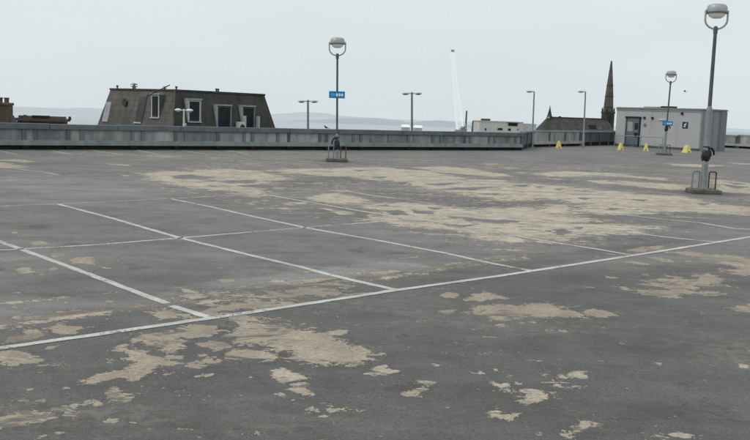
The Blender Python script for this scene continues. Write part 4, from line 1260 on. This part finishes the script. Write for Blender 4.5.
# ------------------------------------------------------------------ slate mansard building
def mansard():
    RA = R(52)
    hip = V((-12.66, 55.0, 0))
    t = thing('mansard_building', 'slate mansard roofed building with dormers just beyond the long parapet', 'building', (hip.x, hip.y, -14), RA)
    # local x = along the right face (away from hip), local y = along the left face
    LX, LY, zt, zb, sl = 7.7, 6.6, 2.92, -.9, .78
    zo = 14
    q = lambda o, z: [(-o, -o, z + zo), (LX + o, -o, z + zo), (LX + o, LY + o, z + zo), (-o, LY + o, z + zo)]
    k = MB()
    B_, T_ = q(sl * 1.25, zb), q(0, zt)
    r1 = MB().add([B_[0], B_[1], T_[1], T_[0]], [(0, 1, 2, 3)]).add([B_[1], B_[2], T_[2], T_[1]], [(0, 1, 2, 3)])
    r1.build('right_roof_slope', M['slate_shaded'], t)
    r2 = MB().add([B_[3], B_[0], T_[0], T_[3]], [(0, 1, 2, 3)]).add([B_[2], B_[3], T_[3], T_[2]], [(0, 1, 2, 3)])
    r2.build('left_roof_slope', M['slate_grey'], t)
    MB().add(T_, [(0, 1, 2, 3)]).build('roof_top', M['black_roof'], t)
    MB().box(-.06, LX + .06, -.06, .05, zt + zo - .08, zt + zo + .05).build('ridge_edge', M['stone_dark'], t)
    MB().box(-.06, .05, .052, LY + .06, zt + zo - .08, zt + zo + .045).build('ridge_edge', M['stone_dark'], t)
    MB().tube([(-.02, -.02, zt + zo - .03), (-sl * 1.25 - .02, -sl * 1.25 - .02, zb + zo)], .05, 8).build('hip_roll', M['stone'], t)
    MB().box(-sl * 1.25, LX + sl * 1.25, -sl * 1.25, LY + sl * 1.25, .0, zb + zo - .003).build('wall', M['red_brick'], t)
    f = lambda z: (zt - z) / (zt - zb) * sl * 1.25          # how far the slope stands out at height z

    def dormer(axis, c, w, z0, z1, cheek=M['lead'], narrow=False):
        o = f(z0) + .02
        # face stands at the foot of the window, top reaches back to the slope
        def P(a, d, z):
            return (a, -d, z + zo) if axis == 'x' else (-d, a, z + zo)
        def hx(a0, a1, d0, d1, za, zb_):
            return MB().hexa([P(a0, d0, za), P(a1, d0, za), P(a1, d1, za), P(a0, d1, za)], [P(a0, d0, zb_), P(a1, d0, zb_), P(a1, d1, zb_), P(a0, d1, zb_)])
        d = hx(c - w / 2, c + w / 2, f(z1 + .1) - .1, o - .06, z0, z1).build('dormer', M['lead'], t)
        lft = -1 if axis == 'x' else 1
        # triangular cheeks
        for s_ in (-1, 1):
            a0, a1 = c + s_ * (w / 2 + .004), c + s_ * (w / 2 + .045)
            tri0 = [P(a0, f(z0), z0), P(a0, o, z0), P(a0, o, z1), P(a0, f(z1), z1)]
            tri1 = [P(a1, f(z0), z0), P(a1, o, z0), P(a1, o, z1), P(a1, f(z1), z1)]
            MB().hexa(tri0, tri1).build('cheek', cheek if s_ == -1 and axis == 'x' else (M['lead'] if axis == 'x' else M['black_roof']), d)  # left face cheeks dark: their shade is put into the colour
        hx(c - w / 2 - .06, c + w / 2 + .06, f(z1) - .15, o + .07, z1 + .003, z1 + .1).build('dormer_roof', M['lead'], d)
        g = hx(c - w / 2 + .1, c + w / 2 - .1, o - .058, o - .02, z0 + .1, z1 - .1).build('window', M['glass'], d)
        fm = M['frame_white'] if axis == 'y' or narrow else M['stone']
        hx(c - w / 2, c - w / 2 + .098, o - .059, o + .0, z0, z1).build('frame', fm, g)
        hx(c + w / 2 - .098, c + w / 2, o - .059, o + .0, z0, z1).build('frame', fm, g)
        hx(c - w / 2 + .099, c + w / 2 - .099, o - .059, o - .0, z1 - .098, z1).build('frame', fm, g)
        hx(c - w / 2 + .099, c + w / 2 - .099, o - .059, o - .01, (z0 + z1) / 2 - .02, (z0 + z1) / 2 + .02).build('glazing_bar', M['dark'], g)
        hx(c - w / 2 - .05, c + w / 2 + .05, o - .05, o + .08, z0 - .07, z0 - .003).build('sill', M['frame_white'], d)
        return d
    dormer('x', 1.15, 1.0, 1.02, 2.35, M['frame_white'], True)
    dormer('x', 3.55, 1.15, .62, 2.05, M['frame_white'])
    dormer('x', 5.7, 1.05, .62, 2.05, M['frame_white'])
    dormer('y', 1.35, .8, 1.2, 2.6, M['black_roof'])
    # dark panel painted for the dormer's shadowed cheek, left of the left face dormer
    def slope_panel(a0, a1, z0, z1, th, name, mat, skew=0.):
        p = [(-f(z0) - th, a0, z0 + zo), (-f(z0) - th, a1, z0 + zo), (-f(z1) - th, a1 + skew, z1 + zo), (-f(z1) - th, a0 + skew, z1 + zo)]
        pb = [(x + th + .02, y, z) for x, y, z in p]
        return MB().hexa(pb, p).build(name, mat, t)
    slope_panel(2.55, 3.25, .85, 2.45, .05, 'shaded_cheek', M['black_roof'])
    slope_panel(2.6, 3.3, .76, .84, .09, 'cheek_sill', M['frame_white'])
    slope_panel(6.15, 6.75, .75, 2.05, .05, 'pale_rooflight', M['lead'])
    slope_panel(4.45, 4.75, 1.85, 2.15, .12, 'open_skylight', M['dark'])
    slope_panel(4.75, 4.95, 1.95, 2.3, .1, 'skylight_sash', M['stone_dark'])
    # ventilators and pipes on the roof edge
    for (x, y, s_) in ((.6, 4.9, .75), (.8, 2.0, .45)):
        v = MB().lathe([(.16 * s_, 0), (.16 * s_, .22 * s_), (.3 * s_, .24 * s_), (.3 * s_, .3 * s_), (.1 * s_, .32 * s_), (.1 * s_, .4 * s_), (.33 * s_, .42 * s_), (.28 * s_, .5 * s_), (.05, .56 * s_)], 14, (x, y, zt + zo))
        v.build('roof_ventilator', M['steel'], t, True)
    for (x, y) in ((.3, 6.3), (.35, .3), (3.6, .25), (3.8, .3)):
        MB().lathe([(.05, 0), (.05, .16), (.09, .17), (.08, .23), (.02, .25)], 8, (x, y, zt + zo)).build('vent_pipe', M['stone_dark'], t, True)
    MB().tube([(-.85, 1.7, zt + zo - .45), (-.2, .25, zt + zo + .3)], .03, 6).build('flue_stay', M['stone_dark'], t)
    # air conditioning units and cable box at the foot of the right slope
    for (x, w, z0, z1) in ((4.65, .5, .35, 1.05),):
        a = MB().box(x - w / 2, x + w / 2, -f(.6) - .55, -f(.6) - .2, z0 + zo, z1 + zo).build('air_conditioner', M['render'], t, bevel=.02)
        fan = MB().lathe([(.2, 0), (.2, .02), (.14, .03), (.05, .035)], 16)
        fo = fan.build('fan_grille', M['dark'], a, True)
        fo.matrix_local = Matrix.Translation((x, -f(.6) - .552, .7 + zo)) @ Matrix.Rotation(R(90), 4, 'X')
    for x in (5.08, 6.32):
        MB().box(x - .05, x + .05, -f(.6) - .4, -f(.6) - .15, .35 + zo, 1.45 + zo).build('white_post', M['frame_white'], t)
    MB().lathe([(.1, 0), (.13, .06), (.12, .14), (.07, .2), (.02, .22)], 12, (.1, -f(.7) - .25, .72 + zo)).build('white_dome', M['frame_white'], t, True)
    return t


mansard()


# chimney and low roof at far left
def chimney():
    t = thing('brick_chimney', 'broad brown chimney stack with two pots at the far left', 'chimney', (-23.5, 55., -14), R(8))
    MB().box(-.75, .62, -.5, .5, 0, 15.62).build('stack', M['brick_brown'], t, bevel=.02)
    MB().box(-.8, .68, -.55, .55, 15.623, 15.78).build('cap', M['stone'], t, bevel=.02)
    for x in (-.45, .0, .38):
        MB().lathe([(.15, 15.78), (.14, 16.0), (.17, 16.02), (.16, 16.1), (.1, 16.1)], 12, (x, 0, 0)).build('chimney_pot', M['brick_brown'], t, True)
    s = MB().hexa([(.63, -.5, 14.0), (1.15, -.5, 14.0), (1.15, .5, 14.0), (.63, .5, 14.0)], [(.63, -.5, 15.0), (.66, -.5, 15.0), (.66, .5, 15.0), (.63, .5, 15.0)])
    s.build('flashing', M['black_roof'], t)
    MB().tube([(-.6, -.54, 15.25), (.1, -.54, 14.45)], .03, 6).build('stay', M['frame_white'], t)


chimney()


def low_roof():
    t = thing('flat_roof_building', 'dark flat roofed block low behind the wall at the left', 'building', (-28.6, 70., -14), R(10))
    MB().box(0, 3.5, 0, 2, 0, 14.35).build('wall', M['red_brick'], t)
    MB().box(-.25, 3.7, -.25, 2.2, 14.353, 14.56).build('roof', M['black_roof'], t)
    MB().box(.3, 3.4, .2, 2, 14.563, 14.74).build('roof_deck', M['stone'], t)
    MB().box(1.1, 2.4, .12, .5, 14.6, 14.8).build('dark_parapet', M['dark'], t)
    for x in (.1, .45):
        MB().box(x, x + .22, .0, .3, 14.56, 14.75 + x * .15).build('upstand', M['black_roof'], t)
    MB().lathe([(.12, 14.56), (.1, 14.8), (.05, 14.85)], 8, (3.95, .3, -.05)).build('vent_pipe', M['dark'], t)


low_roof()


# long pale building behind the wall end
def pale_building():
    t = thing('office_block', 'long cream flat roofed block beyond the right end of the parapet', 'building', (18.3, 160., -14), R(3))
    zo = 14
    MB().box(0, 7.9, 0, 7, 0, 1.02 + zo).build('front_wall', M['render'], t)
    MB().box(7.903, 10.4, .3, 7, 0, .86 + zo).build('side_wing', M['render_grey'], t)
    MB().box(-.15, 8.0, -.15, 7.1, 1.023 + zo, 1.14 + zo).build('roof_edge', M['render'], t)
    MB().box(.5, 2.0, .5, 2, 1.143 + zo, 1.5 + zo).build('plant_room', M['black_roof'], t)
    for (x0, x1, z0, z1) in ((5.2, 6.9, .35, .85), (5.2, 5.7, -.5, -.1), (3.3, 4.2, -.45, -.1), (1., 1.25, -.6, -.2), (6.95, 7.1, -.4, -.1)):
        w = MB().box(x0, x1, -.06, -.003, z0 + zo, z1 + zo).build('window', M['dark'], t)
    MB().box(5.05, 7.05, -.3, -.004, .86 + zo, .98 + zo).build('window_hood', M['black_roof'], t)


pale_building()

for (lab, x, y, w, h, rz) in (('small white roofed shed left of the twin lamp foot beyond the wall', 5.45, 200., 1.7, .55, 4), ('small white roofed shed right of the twin lamp foot beyond the wall', 8.0, 200., 1.9, .5, -3)):
    t = thing('white_shed', lab, 'shed', (x, y, -14), R(rz))
    MB().box(0, w, 0, 3, 0, 14 - 1.5 + h - .2).build('wall', M['render_grey'], t)
    r = MB().hexa([(-.1, -.2, 12.5 + h - .197), (w + .1, -.2, 12.5 + h - .197), (w + .1, 3.2, 12.5 + h - .197), (-.1, 3.2, 12.5 + h - .197)], [(.05, 1, 12.5 + h + .35), (w - .05, 1, 12.5 + h + .35), (w - .05, 2, 12.5 + h + .35), (.05, 2, 12.5 + h + .35)])
    r.build('roof', M['white_glow'], t)


# church and its steeple
def church():
    t = thing('church', 'dark slate roofed church with a small spirelet beyond the fence', 'church', (37.0, 200., -14), R(2.5))
    zo = 14
    L, D, ze, zr = 17.2, 9.0, -1.3, 2.2
    ef, er = 2.3, 1.1
    MB().box(.3, L - .3, .3, D - .3, 0, ze + zo - .003).build('wall', M['stone_dark'], t)
    b = [(0, 0, ze + zo), (L, 0, ze + zo), (L, D, ze + zo), (0, D, ze + zo)]
    rr = [(2.1, D / 2, zr + zo), (L - 1.1, D / 2, zr + zo)]
    MB().add(b + rr, [(0, 1, 5, 4), (2, 3, 4, 5), (1, 2, 5), (3, 0, 4)]).build('roof', M['church_slate'], t)
    MB().box(2.0, L - 1.0, D / 2 - .16, D / 2 + .16, zr + zo - .1, zr + zo + .16).build('ridge', M['stone_dark'], t)
    MB().lathe([(.3, zr + zo + .1), (.3, zr + zo + .3), (.1, zr + zo + .34)], 10, (5.0, D / 2, 0)).build('ridge_vent', M['stone_dark'], t)
    MB().lathe([(.75, zr + zo - .6), (.62, zr + zo + .25), (.5, zr + zo + .5), (.32, zr + zo + 1.2), (.14, zr + zo + 2.0), (.03, zr + zo + 2.75)], 8, (2.6, D / 2, 0)).build('spirelet', M['stone_dark'], t)
    MB().box(1.95, 2.45, D / 2 - .9, D / 2 - .66, zr + zo - .25, zr + zo + .12).build('finial_stone', M['frame_white'], t)
    # darker roof bay with an opening, at the right
    f = lambda z: (z - ze) / (zr - ze) * D / 2
    def pan(x0, x1, z0, z1, th, name, mat):
        p = [(x0, f(z0) - th, z0 + zo), (x1, f(z0) - th, z0 + zo), (x1, f(z1) - th, z1 + zo), (x0, f(z1) - th, z1 + zo)]
        MB().hexa([(a, b_ + th + .02, c) for a, b_, c in p], p).build(name, mat, t)
    pan(9.9, 15.4, -1.1, 2.05, .05, 'dark_roof_bay', M['black_roof'])
    pan(11.2, 12.9, -.1, .75, .12, 'roof_opening', M['bitumen_shade'])
    pan(13.5, 14.1, -.2, .6, .12, 'roof_opening', M['red_brick'])
    return t


church()


def steeple():
    t = thing('church_steeple', 'tall tapering dark stone church spire left of the hut', 'steeple', (53.2, 206., -14), R(12))
    zo = 14
    MB().box(-1.1, 1.1, -1.1, 1.1, 0, 3.6 + zo).build('tower', M['stone_dark'], t)
    MB().box(-1.22, 1.22, -1.22, 1.22, 3.603 + zo, 3.95 + zo).build('cornice', M['stone_dark'], t)
    for sx in (-1, 1):
        for sy in (-1, 1):
            MB().lathe([(.2, 3.953), (.2, 4.35), (.24, 4.4), (.04, 4.95)], 6, (sx * .98, sy * .98, zo)).build('pinnacle', M['stone_dark'], t)
    sp = MB().lathe([(1.18, 3.953), (1.13, 5.0), (.98, 7.5), (.75, 10.), (.45, 13.), (.2, 15.2), (.2, 15.45), (.08, 15.6)], 8, (0, 0, zo))
    s = sp.build('spire', M['stone'], t)
    for z, r in ((5.0, 1.13), (7.5, .98), (10., .75)):
        MB().lathe([(r + .02, z - .12), (r + .07, z - .1), (r + .05, z + .1), (r + .0, z + .12)], 8, (0, 0, zo)).build('stone_band', M['stone_dark'], s)
    for a in range(4):
        an = a * math.pi / 2
        ca, sa = math.cos(an), math.sin(an)
        p = MB()
        g = lambda x, y, z: (x * ca - y * sa, x * sa + y * ca, z)
        p.hexa([g(-.3, -1.14, 1.4 + zo), g(.3, -1.14, 1.4 + zo), g(.3, -1.103, 1.4 + zo), g(-.3, -1.103, 1.4 + zo)], [g(-.3, -1.14, 3.1 + zo), g(.3, -1.14, 3.1 + zo), g(.3, -1.103, 3.1 + zo), g(-.3, -1.103, 3.1 + zo)])
        p.build('louvre', M['dark'], t)
    return t


steeple()


# white crane far beyond the wall
def crane():
    t = thing('crane', 'tall white lattice boom crane rising beyond the wall', 'crane', (25.0, 260., -14))
    base, tip = V((-.35, 0, 8)), V((-4.25, 0, 34.0))
    ax = (tip - base)
    n = 30
    for nm, k0, k1, w0, w1 in (('lower_boom', 0, 16, 1.0, .7), ('upper_boom', 16, n, .62, .4)):
        mb = MB()
        prev = None
        for k in range(k0, k1 + 1):
            tt = k / n
            w = w0 + (w1 - w0) * (k - k0) / (k1 - k0)
            c = base + ax * tt
            cur = [c + V((sx * w, sy * w, 0)) for sx, sy in ((-1, -1), (1, -1), (1, 1), (-1, 1))]
            if prev:
                for i in range(4):
                    mb.tube([prev[i], cur[i]], .19, 5)
                    j = (i + 1) % 4
                    mb.tube([prev[i], cur[j]] if k % 2 else [prev[j], cur[i]], .1, 4)
                    mb.tube([cur[i], cur[j]], .08, 4)
            prev = cur
        mb.build(nm, M['white_glow'], t)
    h = MB().box(-.4, .6, -.3, .3, 34.0, 34.8)
    h.add([], [])
    ho = h.build('boom_head', M['head'], t, bevel=.1)
    ho.location = (-4.25, 0, 0)
    MB().tube([(-3.75, 0, 34.2), (-2.0, 0, 22.), (.9, 0, 12.)], .06, 5).build('hoist_rope', M['white_glow'], t)
    MB().tube([(.6, .2, 6.), (.75, .2, 17.3)], [.35, .22], 6).build('back_strut', M['steel_dark'], t)
    MB().box(-1.6, 2.4, -1.4, 1.4, 3.0, 7.6).build('turntable', M['white_glow'], t)
    cb = MB().box(-2.6, -1.62, -1.2, .2, 4.2, 7.).build('cab', M['white_glow'], t)
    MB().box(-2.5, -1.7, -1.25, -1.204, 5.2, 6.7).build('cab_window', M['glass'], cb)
    MB().box(-4, 4, -1.4, 1.4, .5, 2.997).build('carrier', M['white_glow'], t)


crane()


# ------------------------------------------------------------------ trees far beyond
def leaf_crown(pts, size, seed):
    rnd = random.Random(seed)
    mb = MB()
    for p in pts:
        for _ in range(2):
            d = V((rnd.gauss(0, 1), rnd.gauss(0, 1), rnd.gauss(0, 1))).normalized()
            e = d.orthogonal().normalized()
            s_ = size * rnd.uniform(.6, 1.4)
            c = V(p)
            mb.add([c - d * s_ - e * s_ * .4, c + d * s_ - e * s_ * .4, c + d * s_ + e * s_ * .4, c - d * s_ + e * s_ * .4], [(0, 1, 2, 3)])
    return mb


def cypress(label, x, y, ztop, w, seed):
    t = thing('cypress_tree', label, 'tree', (x, y, -14.), 0, 'cypress trees beyond the wall')
    H = ztop + 14
    MB().tube([(0, 0, 0), (.05, 0, H * .5), (0, .03, H * .93)], [.28, .15, .03], 8).build('trunk', M['bark'], t, True)
    rnd = random.Random(seed)
    pts = []
    for _ in range(900):
        tt = rnd.random()
        r = w * (1 - tt) ** .6 * (.35 + .65 * min(1, tt * 6)) * rnd.uniform(.3, 1.) * (1 + .25 * math.sin(tt * 23 + seed))
        a = rnd.uniform(0, 6.283)
        pts.append((r * math.cos(a), r * math.sin(a), 1.5 + tt * (H - 1.5)))
    leaf_crown(pts, .22, seed).build('crown', M['cypress'], t)


cypress('slim dark cypress nearer the white crane', 21.4, 200., .75, .62, 3)
cypress('slim dark cypress touching the left end of the cream block', 22.72, 200., .82, .7, 8)


def bush_tree(label, x, y, ztop, w, seed):
    t = thing('bushy_tree', label, 'tree', (x, y, -14.), 0, 'bushy trees beyond the wall')
    H = ztop + 14
    tr = MB().tube([(0, 0, 0), (.2, 0, H * .6), (.1, .1, H * .9)], [.4, .25, .06], 8)
    tr.tube([(.2, 0, H * .6), (w * .5, .3, H * .85)], [.15, .04], 6)
    tr.tube([(.15, 0, H * .55), (-w * .5, -.3, H * .82)], [.15, .04], 6)
    tr.build('trunk', M['bark'], t, True)
    rnd = random.Random(seed)
    cl = [(rnd.uniform(-w, w) * .7, rnd.uniform(-w, w) * .7, H - rnd.uniform(.6, 3.2), rnd.uniform(.5, 1.0)) for _ in range(14)]
    pts = []
    for cx, cy, cz, cr in cl:
        for _ in range(90):
            d = V((rnd.gauss(0, 1), rnd.gauss(0, 1), rnd.gauss(0, 1))).normalized() * cr * rnd.uniform(.5, 1)
            pts.append((cx + d.x, cy + d.y, cz + d.z))
    leaf_crown(pts, .2, seed).build('crown', M['bush'], t)


bush_tree('small grey-green tree at the foot of the white crane', 20.3, 215., -1.05, 1.6, 5)
bush_tree('small dark tree close left of the church roof foot', 35.6, 196., -.75, 1.5, 9)


# ------------------------------------------------------------------ birds
def bird_body():
    rows = [(-.17, .006, .0), (-.14, .03, .0), (-.06, .055, -.005), (.02, .062, -.01), (.1, .05, .0), (.14, .034, .02), (.175, .036, .035), (.205, .03, .038), (.225, .01, .033), (.255, .003, .028)]
    n = 12
    vs, fs = [], []
    for x, r, z in rows:
        for k in range(n):
            a = 2 * math.pi * k / n
            vs.append((x, r * math.cos(a), z + r * .95 * math.sin(a)))
    for i in range(len(rows) - 1):
        for k in range(n):
            k2 = (k + 1) % n
            fs.append((i * n + k, i * n + k2, (i + 1) * n + k2, (i + 1) * n + k))
    fs += [tuple(range(n - 1, -1, -1)), tuple(range((len(rows) - 1) * n, len(rows) * n))]
    # fan tail
    m = len(vs)
    vs += [(-.13, -.02, .008), (-.13, .02, .008), (-.31, .06, .0), (-.31, -.06, .0), (-.13, -.02, -.006), (-.13, .02, -.006), (-.31, .06, -.008), (-.31, -.06, -.008)]
    fs += [tuple(i + m for i in q) for q in ((0, 1, 2, 3), (7, 6, 5, 4), (0, 3, 7, 4), (1, 5, 6, 2), (3, 2, 6, 7), (0, 4, 5, 1))]
    return vs, fs


vs, fs = bird_body()
fly = MB().add(vs, fs)
for s in (-1, 1):
    up = [(.1, s * .04, .02), (.15, s * .2, .1), (.09, s * .42, .12), (-.02, s * .3, .1), (-.06, s * .14, .06), (-.07, s * .04, .02)]
    fly.add(up + [(x, y, z - .012) for x, y, z in up], [(0, 1, 2, 3, 4, 5), (11, 10, 9, 8, 7, 6)] + [(i, (i + 1) % 6, (i + 1) % 6 + 6, i + 6) for i in range(6)])
fo = fly.build('flying_bird', M['bird'], None, True)
fo.location = (27.43, 80., 4.79)
fo.rotation_euler = (R(15), R(-8), R(160))
fo.scale = (.6, .6, .6)
tag(fo, 'small dark bird flying in the sky right of the third lamp', 'bird')
sit = MB().add(vs, fs)
for s in (-1, 1):
    sit.tube([(.0, s * .025, -.05), (.01, s * .027, -.105)], .006, 6)
    sit.tube([(.0, s * .027, -.105), (.045, s * .03, -.107)], .006, 6)
    w = [(.1, s * .05, .02), (.02, s * .07, .015), (-.2, s * .03, .01), (-.1, s * .062, -.03), (.04, s * .066, -.03)]
    sit.add(w + [(x, y - s * .012, z) for x, y, z in w], [(0, 1, 2, 3, 4), (9, 8, 7, 6, 5)] + [(i, (i + 1) % 5, (i + 1) % 5 + 5, i + 5) for i in range(5)])
so = sit.build('perched_bird', M['bird'], None, True)
so.rotation_euler = (0, R(-18), R(235))
so.scale = (.75, .75, .75)
uw, = (9.75 + 17.2,)
so.location = V(uv(25.55, 37.0, 1.06 + .09))
tag(so, 'dark bird perched on the parapet coping left of the blue sign post', 'bird')


# ------------------------------------------------------------------ land, hills, sky
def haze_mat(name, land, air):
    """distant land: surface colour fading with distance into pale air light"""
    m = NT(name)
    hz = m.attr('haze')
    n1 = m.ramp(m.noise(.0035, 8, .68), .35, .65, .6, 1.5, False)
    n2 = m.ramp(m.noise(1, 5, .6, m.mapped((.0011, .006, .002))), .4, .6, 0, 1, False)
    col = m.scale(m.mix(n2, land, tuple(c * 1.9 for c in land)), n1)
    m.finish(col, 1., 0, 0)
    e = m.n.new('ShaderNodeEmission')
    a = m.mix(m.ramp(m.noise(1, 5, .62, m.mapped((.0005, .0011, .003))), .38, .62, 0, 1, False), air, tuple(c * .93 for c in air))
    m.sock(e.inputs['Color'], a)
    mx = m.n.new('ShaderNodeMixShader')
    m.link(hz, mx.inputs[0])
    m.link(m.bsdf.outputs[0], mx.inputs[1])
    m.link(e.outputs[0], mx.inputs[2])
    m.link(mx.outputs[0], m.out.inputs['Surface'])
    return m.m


def land_mesh():
    rings = [0, 40, 90, 160, 260, 400, 600, 850, 1200, 1700, 2400, 3300, 4500, 6500]
    n = 120
    vs, fs, hz = [], [], []
    rnd = random.Random(4)
    for r in rings:
        z = -14 if r <= 300 else -14 - 32 * min(1, (r - 300) / 1200.)
        for k in range(n):
            a = 2 * math.pi * k / n
            vs.append((r * math.cos(a), r * math.sin(a), z))
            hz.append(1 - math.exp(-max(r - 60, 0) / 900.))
    for i in range(len(rings) - 1):
        for k in range(n):
            k2 = (k + 1) % n
            if rings[i] == 0:
                fs.append((i * n, (i + 1) * n + k, (i + 1) * n + k2))
            else:
                fs.append((i * n + k, (i + 1) * n + k, (i + 1) * n + k2, i * n + k2))
    me = bpy.data.meshes.new('ground')
    me.from_pydata(vs, [], fs)
    me.update()
    at = me.attributes.new('haze', 'FLOAT', 'POINT')
    at.data.foreach_set('value', np.array(hz, np.float32))
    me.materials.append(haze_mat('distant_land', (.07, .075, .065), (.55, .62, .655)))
    o = bpy.data.objects.new('ground', me)
    COL.objects.link(o)
    structure(o)


land_mesh()


def ridge(name, dist, prof, hzv, air, seed):
    """a range of hills at the given distance; prof: (bearing tangent, height)"""
    rnd = random.Random(seed)
    vs, fs, hz = [], [], []
    N = 260
    x0, x1 = prof[0][0], prof[-1][0]
    amp = [(rnd.uniform(20, 160), rnd.uniform(0, 6.28), rnd.uniform(.2, 1.)) for _ in range(9)]
    for i in range(N + 1):
        t = x0 + (x1 - x0) * i / N
        for j in range(len(prof) - 1):
            if prof[j][0] <= t <= prof[j + 1][0]:
                k = (t - prof[j][0]) / (prof[j + 1][0] - prof[j][0])
                k = k * k * (3 - 2 * k)
                h = prof[j][1] + (prof[j + 1][1] - prof[j][1]) * k
                break
        h += sum(a_[2] * math.sin(t * a_[0] + a_[1]) for a_ in amp) * dist / 9000.
        for dd, hh in ((-.12, -60), (-.05, -60 + (h + 60) * .62), (0, h), (.06, h - 15), (.15, -70)):
            d = dist * (1 + dd)
            w = rnd.uniform(-1, 1) * dist * .004 if 0 > dd > -.1 else 0
            vs.append((t * d, d + w, hh))
            hz.append(hzv)
    for i in range(N):
        for j in range(4):
            a = i * 5 + j
            fs.append((a, a + 5, a + 6, a + 1))
    me = bpy.data.meshes.new(name)
    me.from_pydata(vs, [], fs)
    me.update()
    for p in me.polygons:
        p.use_smooth = True
    at = me.attributes.new('haze', 'FLOAT', 'POINT')
    at.data.foreach_set('value', np.array(hz, np.float32))
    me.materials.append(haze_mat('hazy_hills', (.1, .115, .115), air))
    o = bpy.data.objects.new(name, me)
    COL.objects.link(o)
    structure(o)


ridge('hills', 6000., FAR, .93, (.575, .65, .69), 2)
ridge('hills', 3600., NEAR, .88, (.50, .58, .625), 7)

# overcast sky: Nishita sky veiled by an even cloud layer
w = bpy.data.worlds.new('World')
SC.world = w
w.use_nodes = True
nt = w.node_tree
bg = nt.nodes['Background']
SUN_EL, SUN_AZ = R(48), R(-75)      # azimuth from +Y, negative = to the left
sky = nt.nodes.new('ShaderNodeTexSky')
sky.sky_type = 'NISHITA'
sky.sun_disc = False
sky.sun_elevation = SUN_EL
sky.sun_rotation = SUN_AZ
tc = nt.nodes.new('ShaderNodeTexCoord')
sep = nt.nodes.new('ShaderNodeSeparateXYZ')
nt.links.new(tc.outputs['Generated'], sep.inputs[0])
rp = nt.nodes.new('ShaderNodeValToRGB')
nt.links.new(sep.outputs['Z'], rp.inputs[0])
e = rp.color_ramp.elements
e[0].position, e[0].color = 0., (.665, .735, .76, 1)
e[1].position, e[1].color = 1., (.70, .75, .79, 1)
for p_, c_ in ((.03, (.675, .742, .762, 1)), (.12, (.70, .762, .785, 1)), (.35, (.72, .77, .80, 1))):
    x = e.new(p_)
    x.color = c_
ns = nt.nodes.new('ShaderNodeTexNoise')
mp = nt.nodes.new('ShaderNodeMapping')
nt.links.new(tc.outputs['Generated'], mp.inputs[0])
mp.inputs['Scale'].default_value = (1, 1, 4.5)
nt.links.new(mp.outputs[0], ns.inputs['Vector'])
ns.inputs['Scale'].default_value = 2.2
ns.inputs['Detail'].default_value = 5
mr = nt.nodes.new('ShaderNodeMapRange')
nt.links.new(ns.outputs['Fac'], mr.inputs['Value'])
mr.inputs['From Min'].default_value, mr.inputs['From Max'].default_value = .3, .7
mr.inputs['To Min'].default_value, mr.inputs['To Max'].default_value = 10.0, 10.8
sc_ = nt.nodes.new('ShaderNodeVectorMath')
sc_.operation = 'SCALE'
nt.links.new(rp.outputs[0], sc_.inputs[0])
nt.links.new(mr.outputs[0], sc_.inputs['Scale'])
mx = nt.nodes.new('ShaderNodeMix')
mx.data_type = 'RGBA'
mx.inputs['Factor'].default_value = .97
nt.links.new(sky.outputs[0], mx.inputs[6])
nt.links.new(sc_.outputs[0], mx.inputs[7])
nt.links.new(mx.outputs[2], bg.inputs['Color'])
bg.inputs['Strength'].default_value = .1

sun = bpy.data.lights.new('sun', 'SUN')
sun.energy = 1.0
sun.angle = R(25)
sun.color = (1., .96, .9)
so_ = bpy.data.objects.new('sun', sun)
COL.objects.link(so_)
d = V((math.sin(SUN_AZ) * math.cos(SUN_EL), math.cos(SUN_AZ) * math.cos(SUN_EL) - .35, math.sin(SUN_EL)))
so_.rotation_euler = d.to_track_quat('Z', 'Y').to_euler()

# ------------------------------------------------------------------ camera
cd = bpy.data.cameras.new('camera')
cam = bpy.data.objects.new('camera', cd)
COL.objects.link(cam)
cd.sensor_width = 36.
cd.lens = 880 / 750 * 36.
cd.clip_end = 20000
cd.clip_start = .05
roll = math.atan(.035)
pitch = math.atan(108 * math.cos(roll) / 880)
right = V((math.cos(roll), math.sin(roll) * math.sin(pitch), math.sin(roll) * math.cos(pitch)))
up = V((-math.sin(roll), math.cos(roll) * math.sin(pitch), math.cos(roll) * math.cos(pitch)))
back = V((0, -math.cos(pitch), math.sin(pitch)))
mat = Matrix((right, up, back)).transposed().to_4x4()
mat.translation = (0, 0, 2.0)
cam.matrix_world = mat
SC.camera = cam
SC.view_settings.view_transform = 'Standard'
SC.view_settings.look = 'None'
SC.view_settings.exposure = 0
SC.view_settings.gamma = 1
SC.render.engine = 'CYCLES'
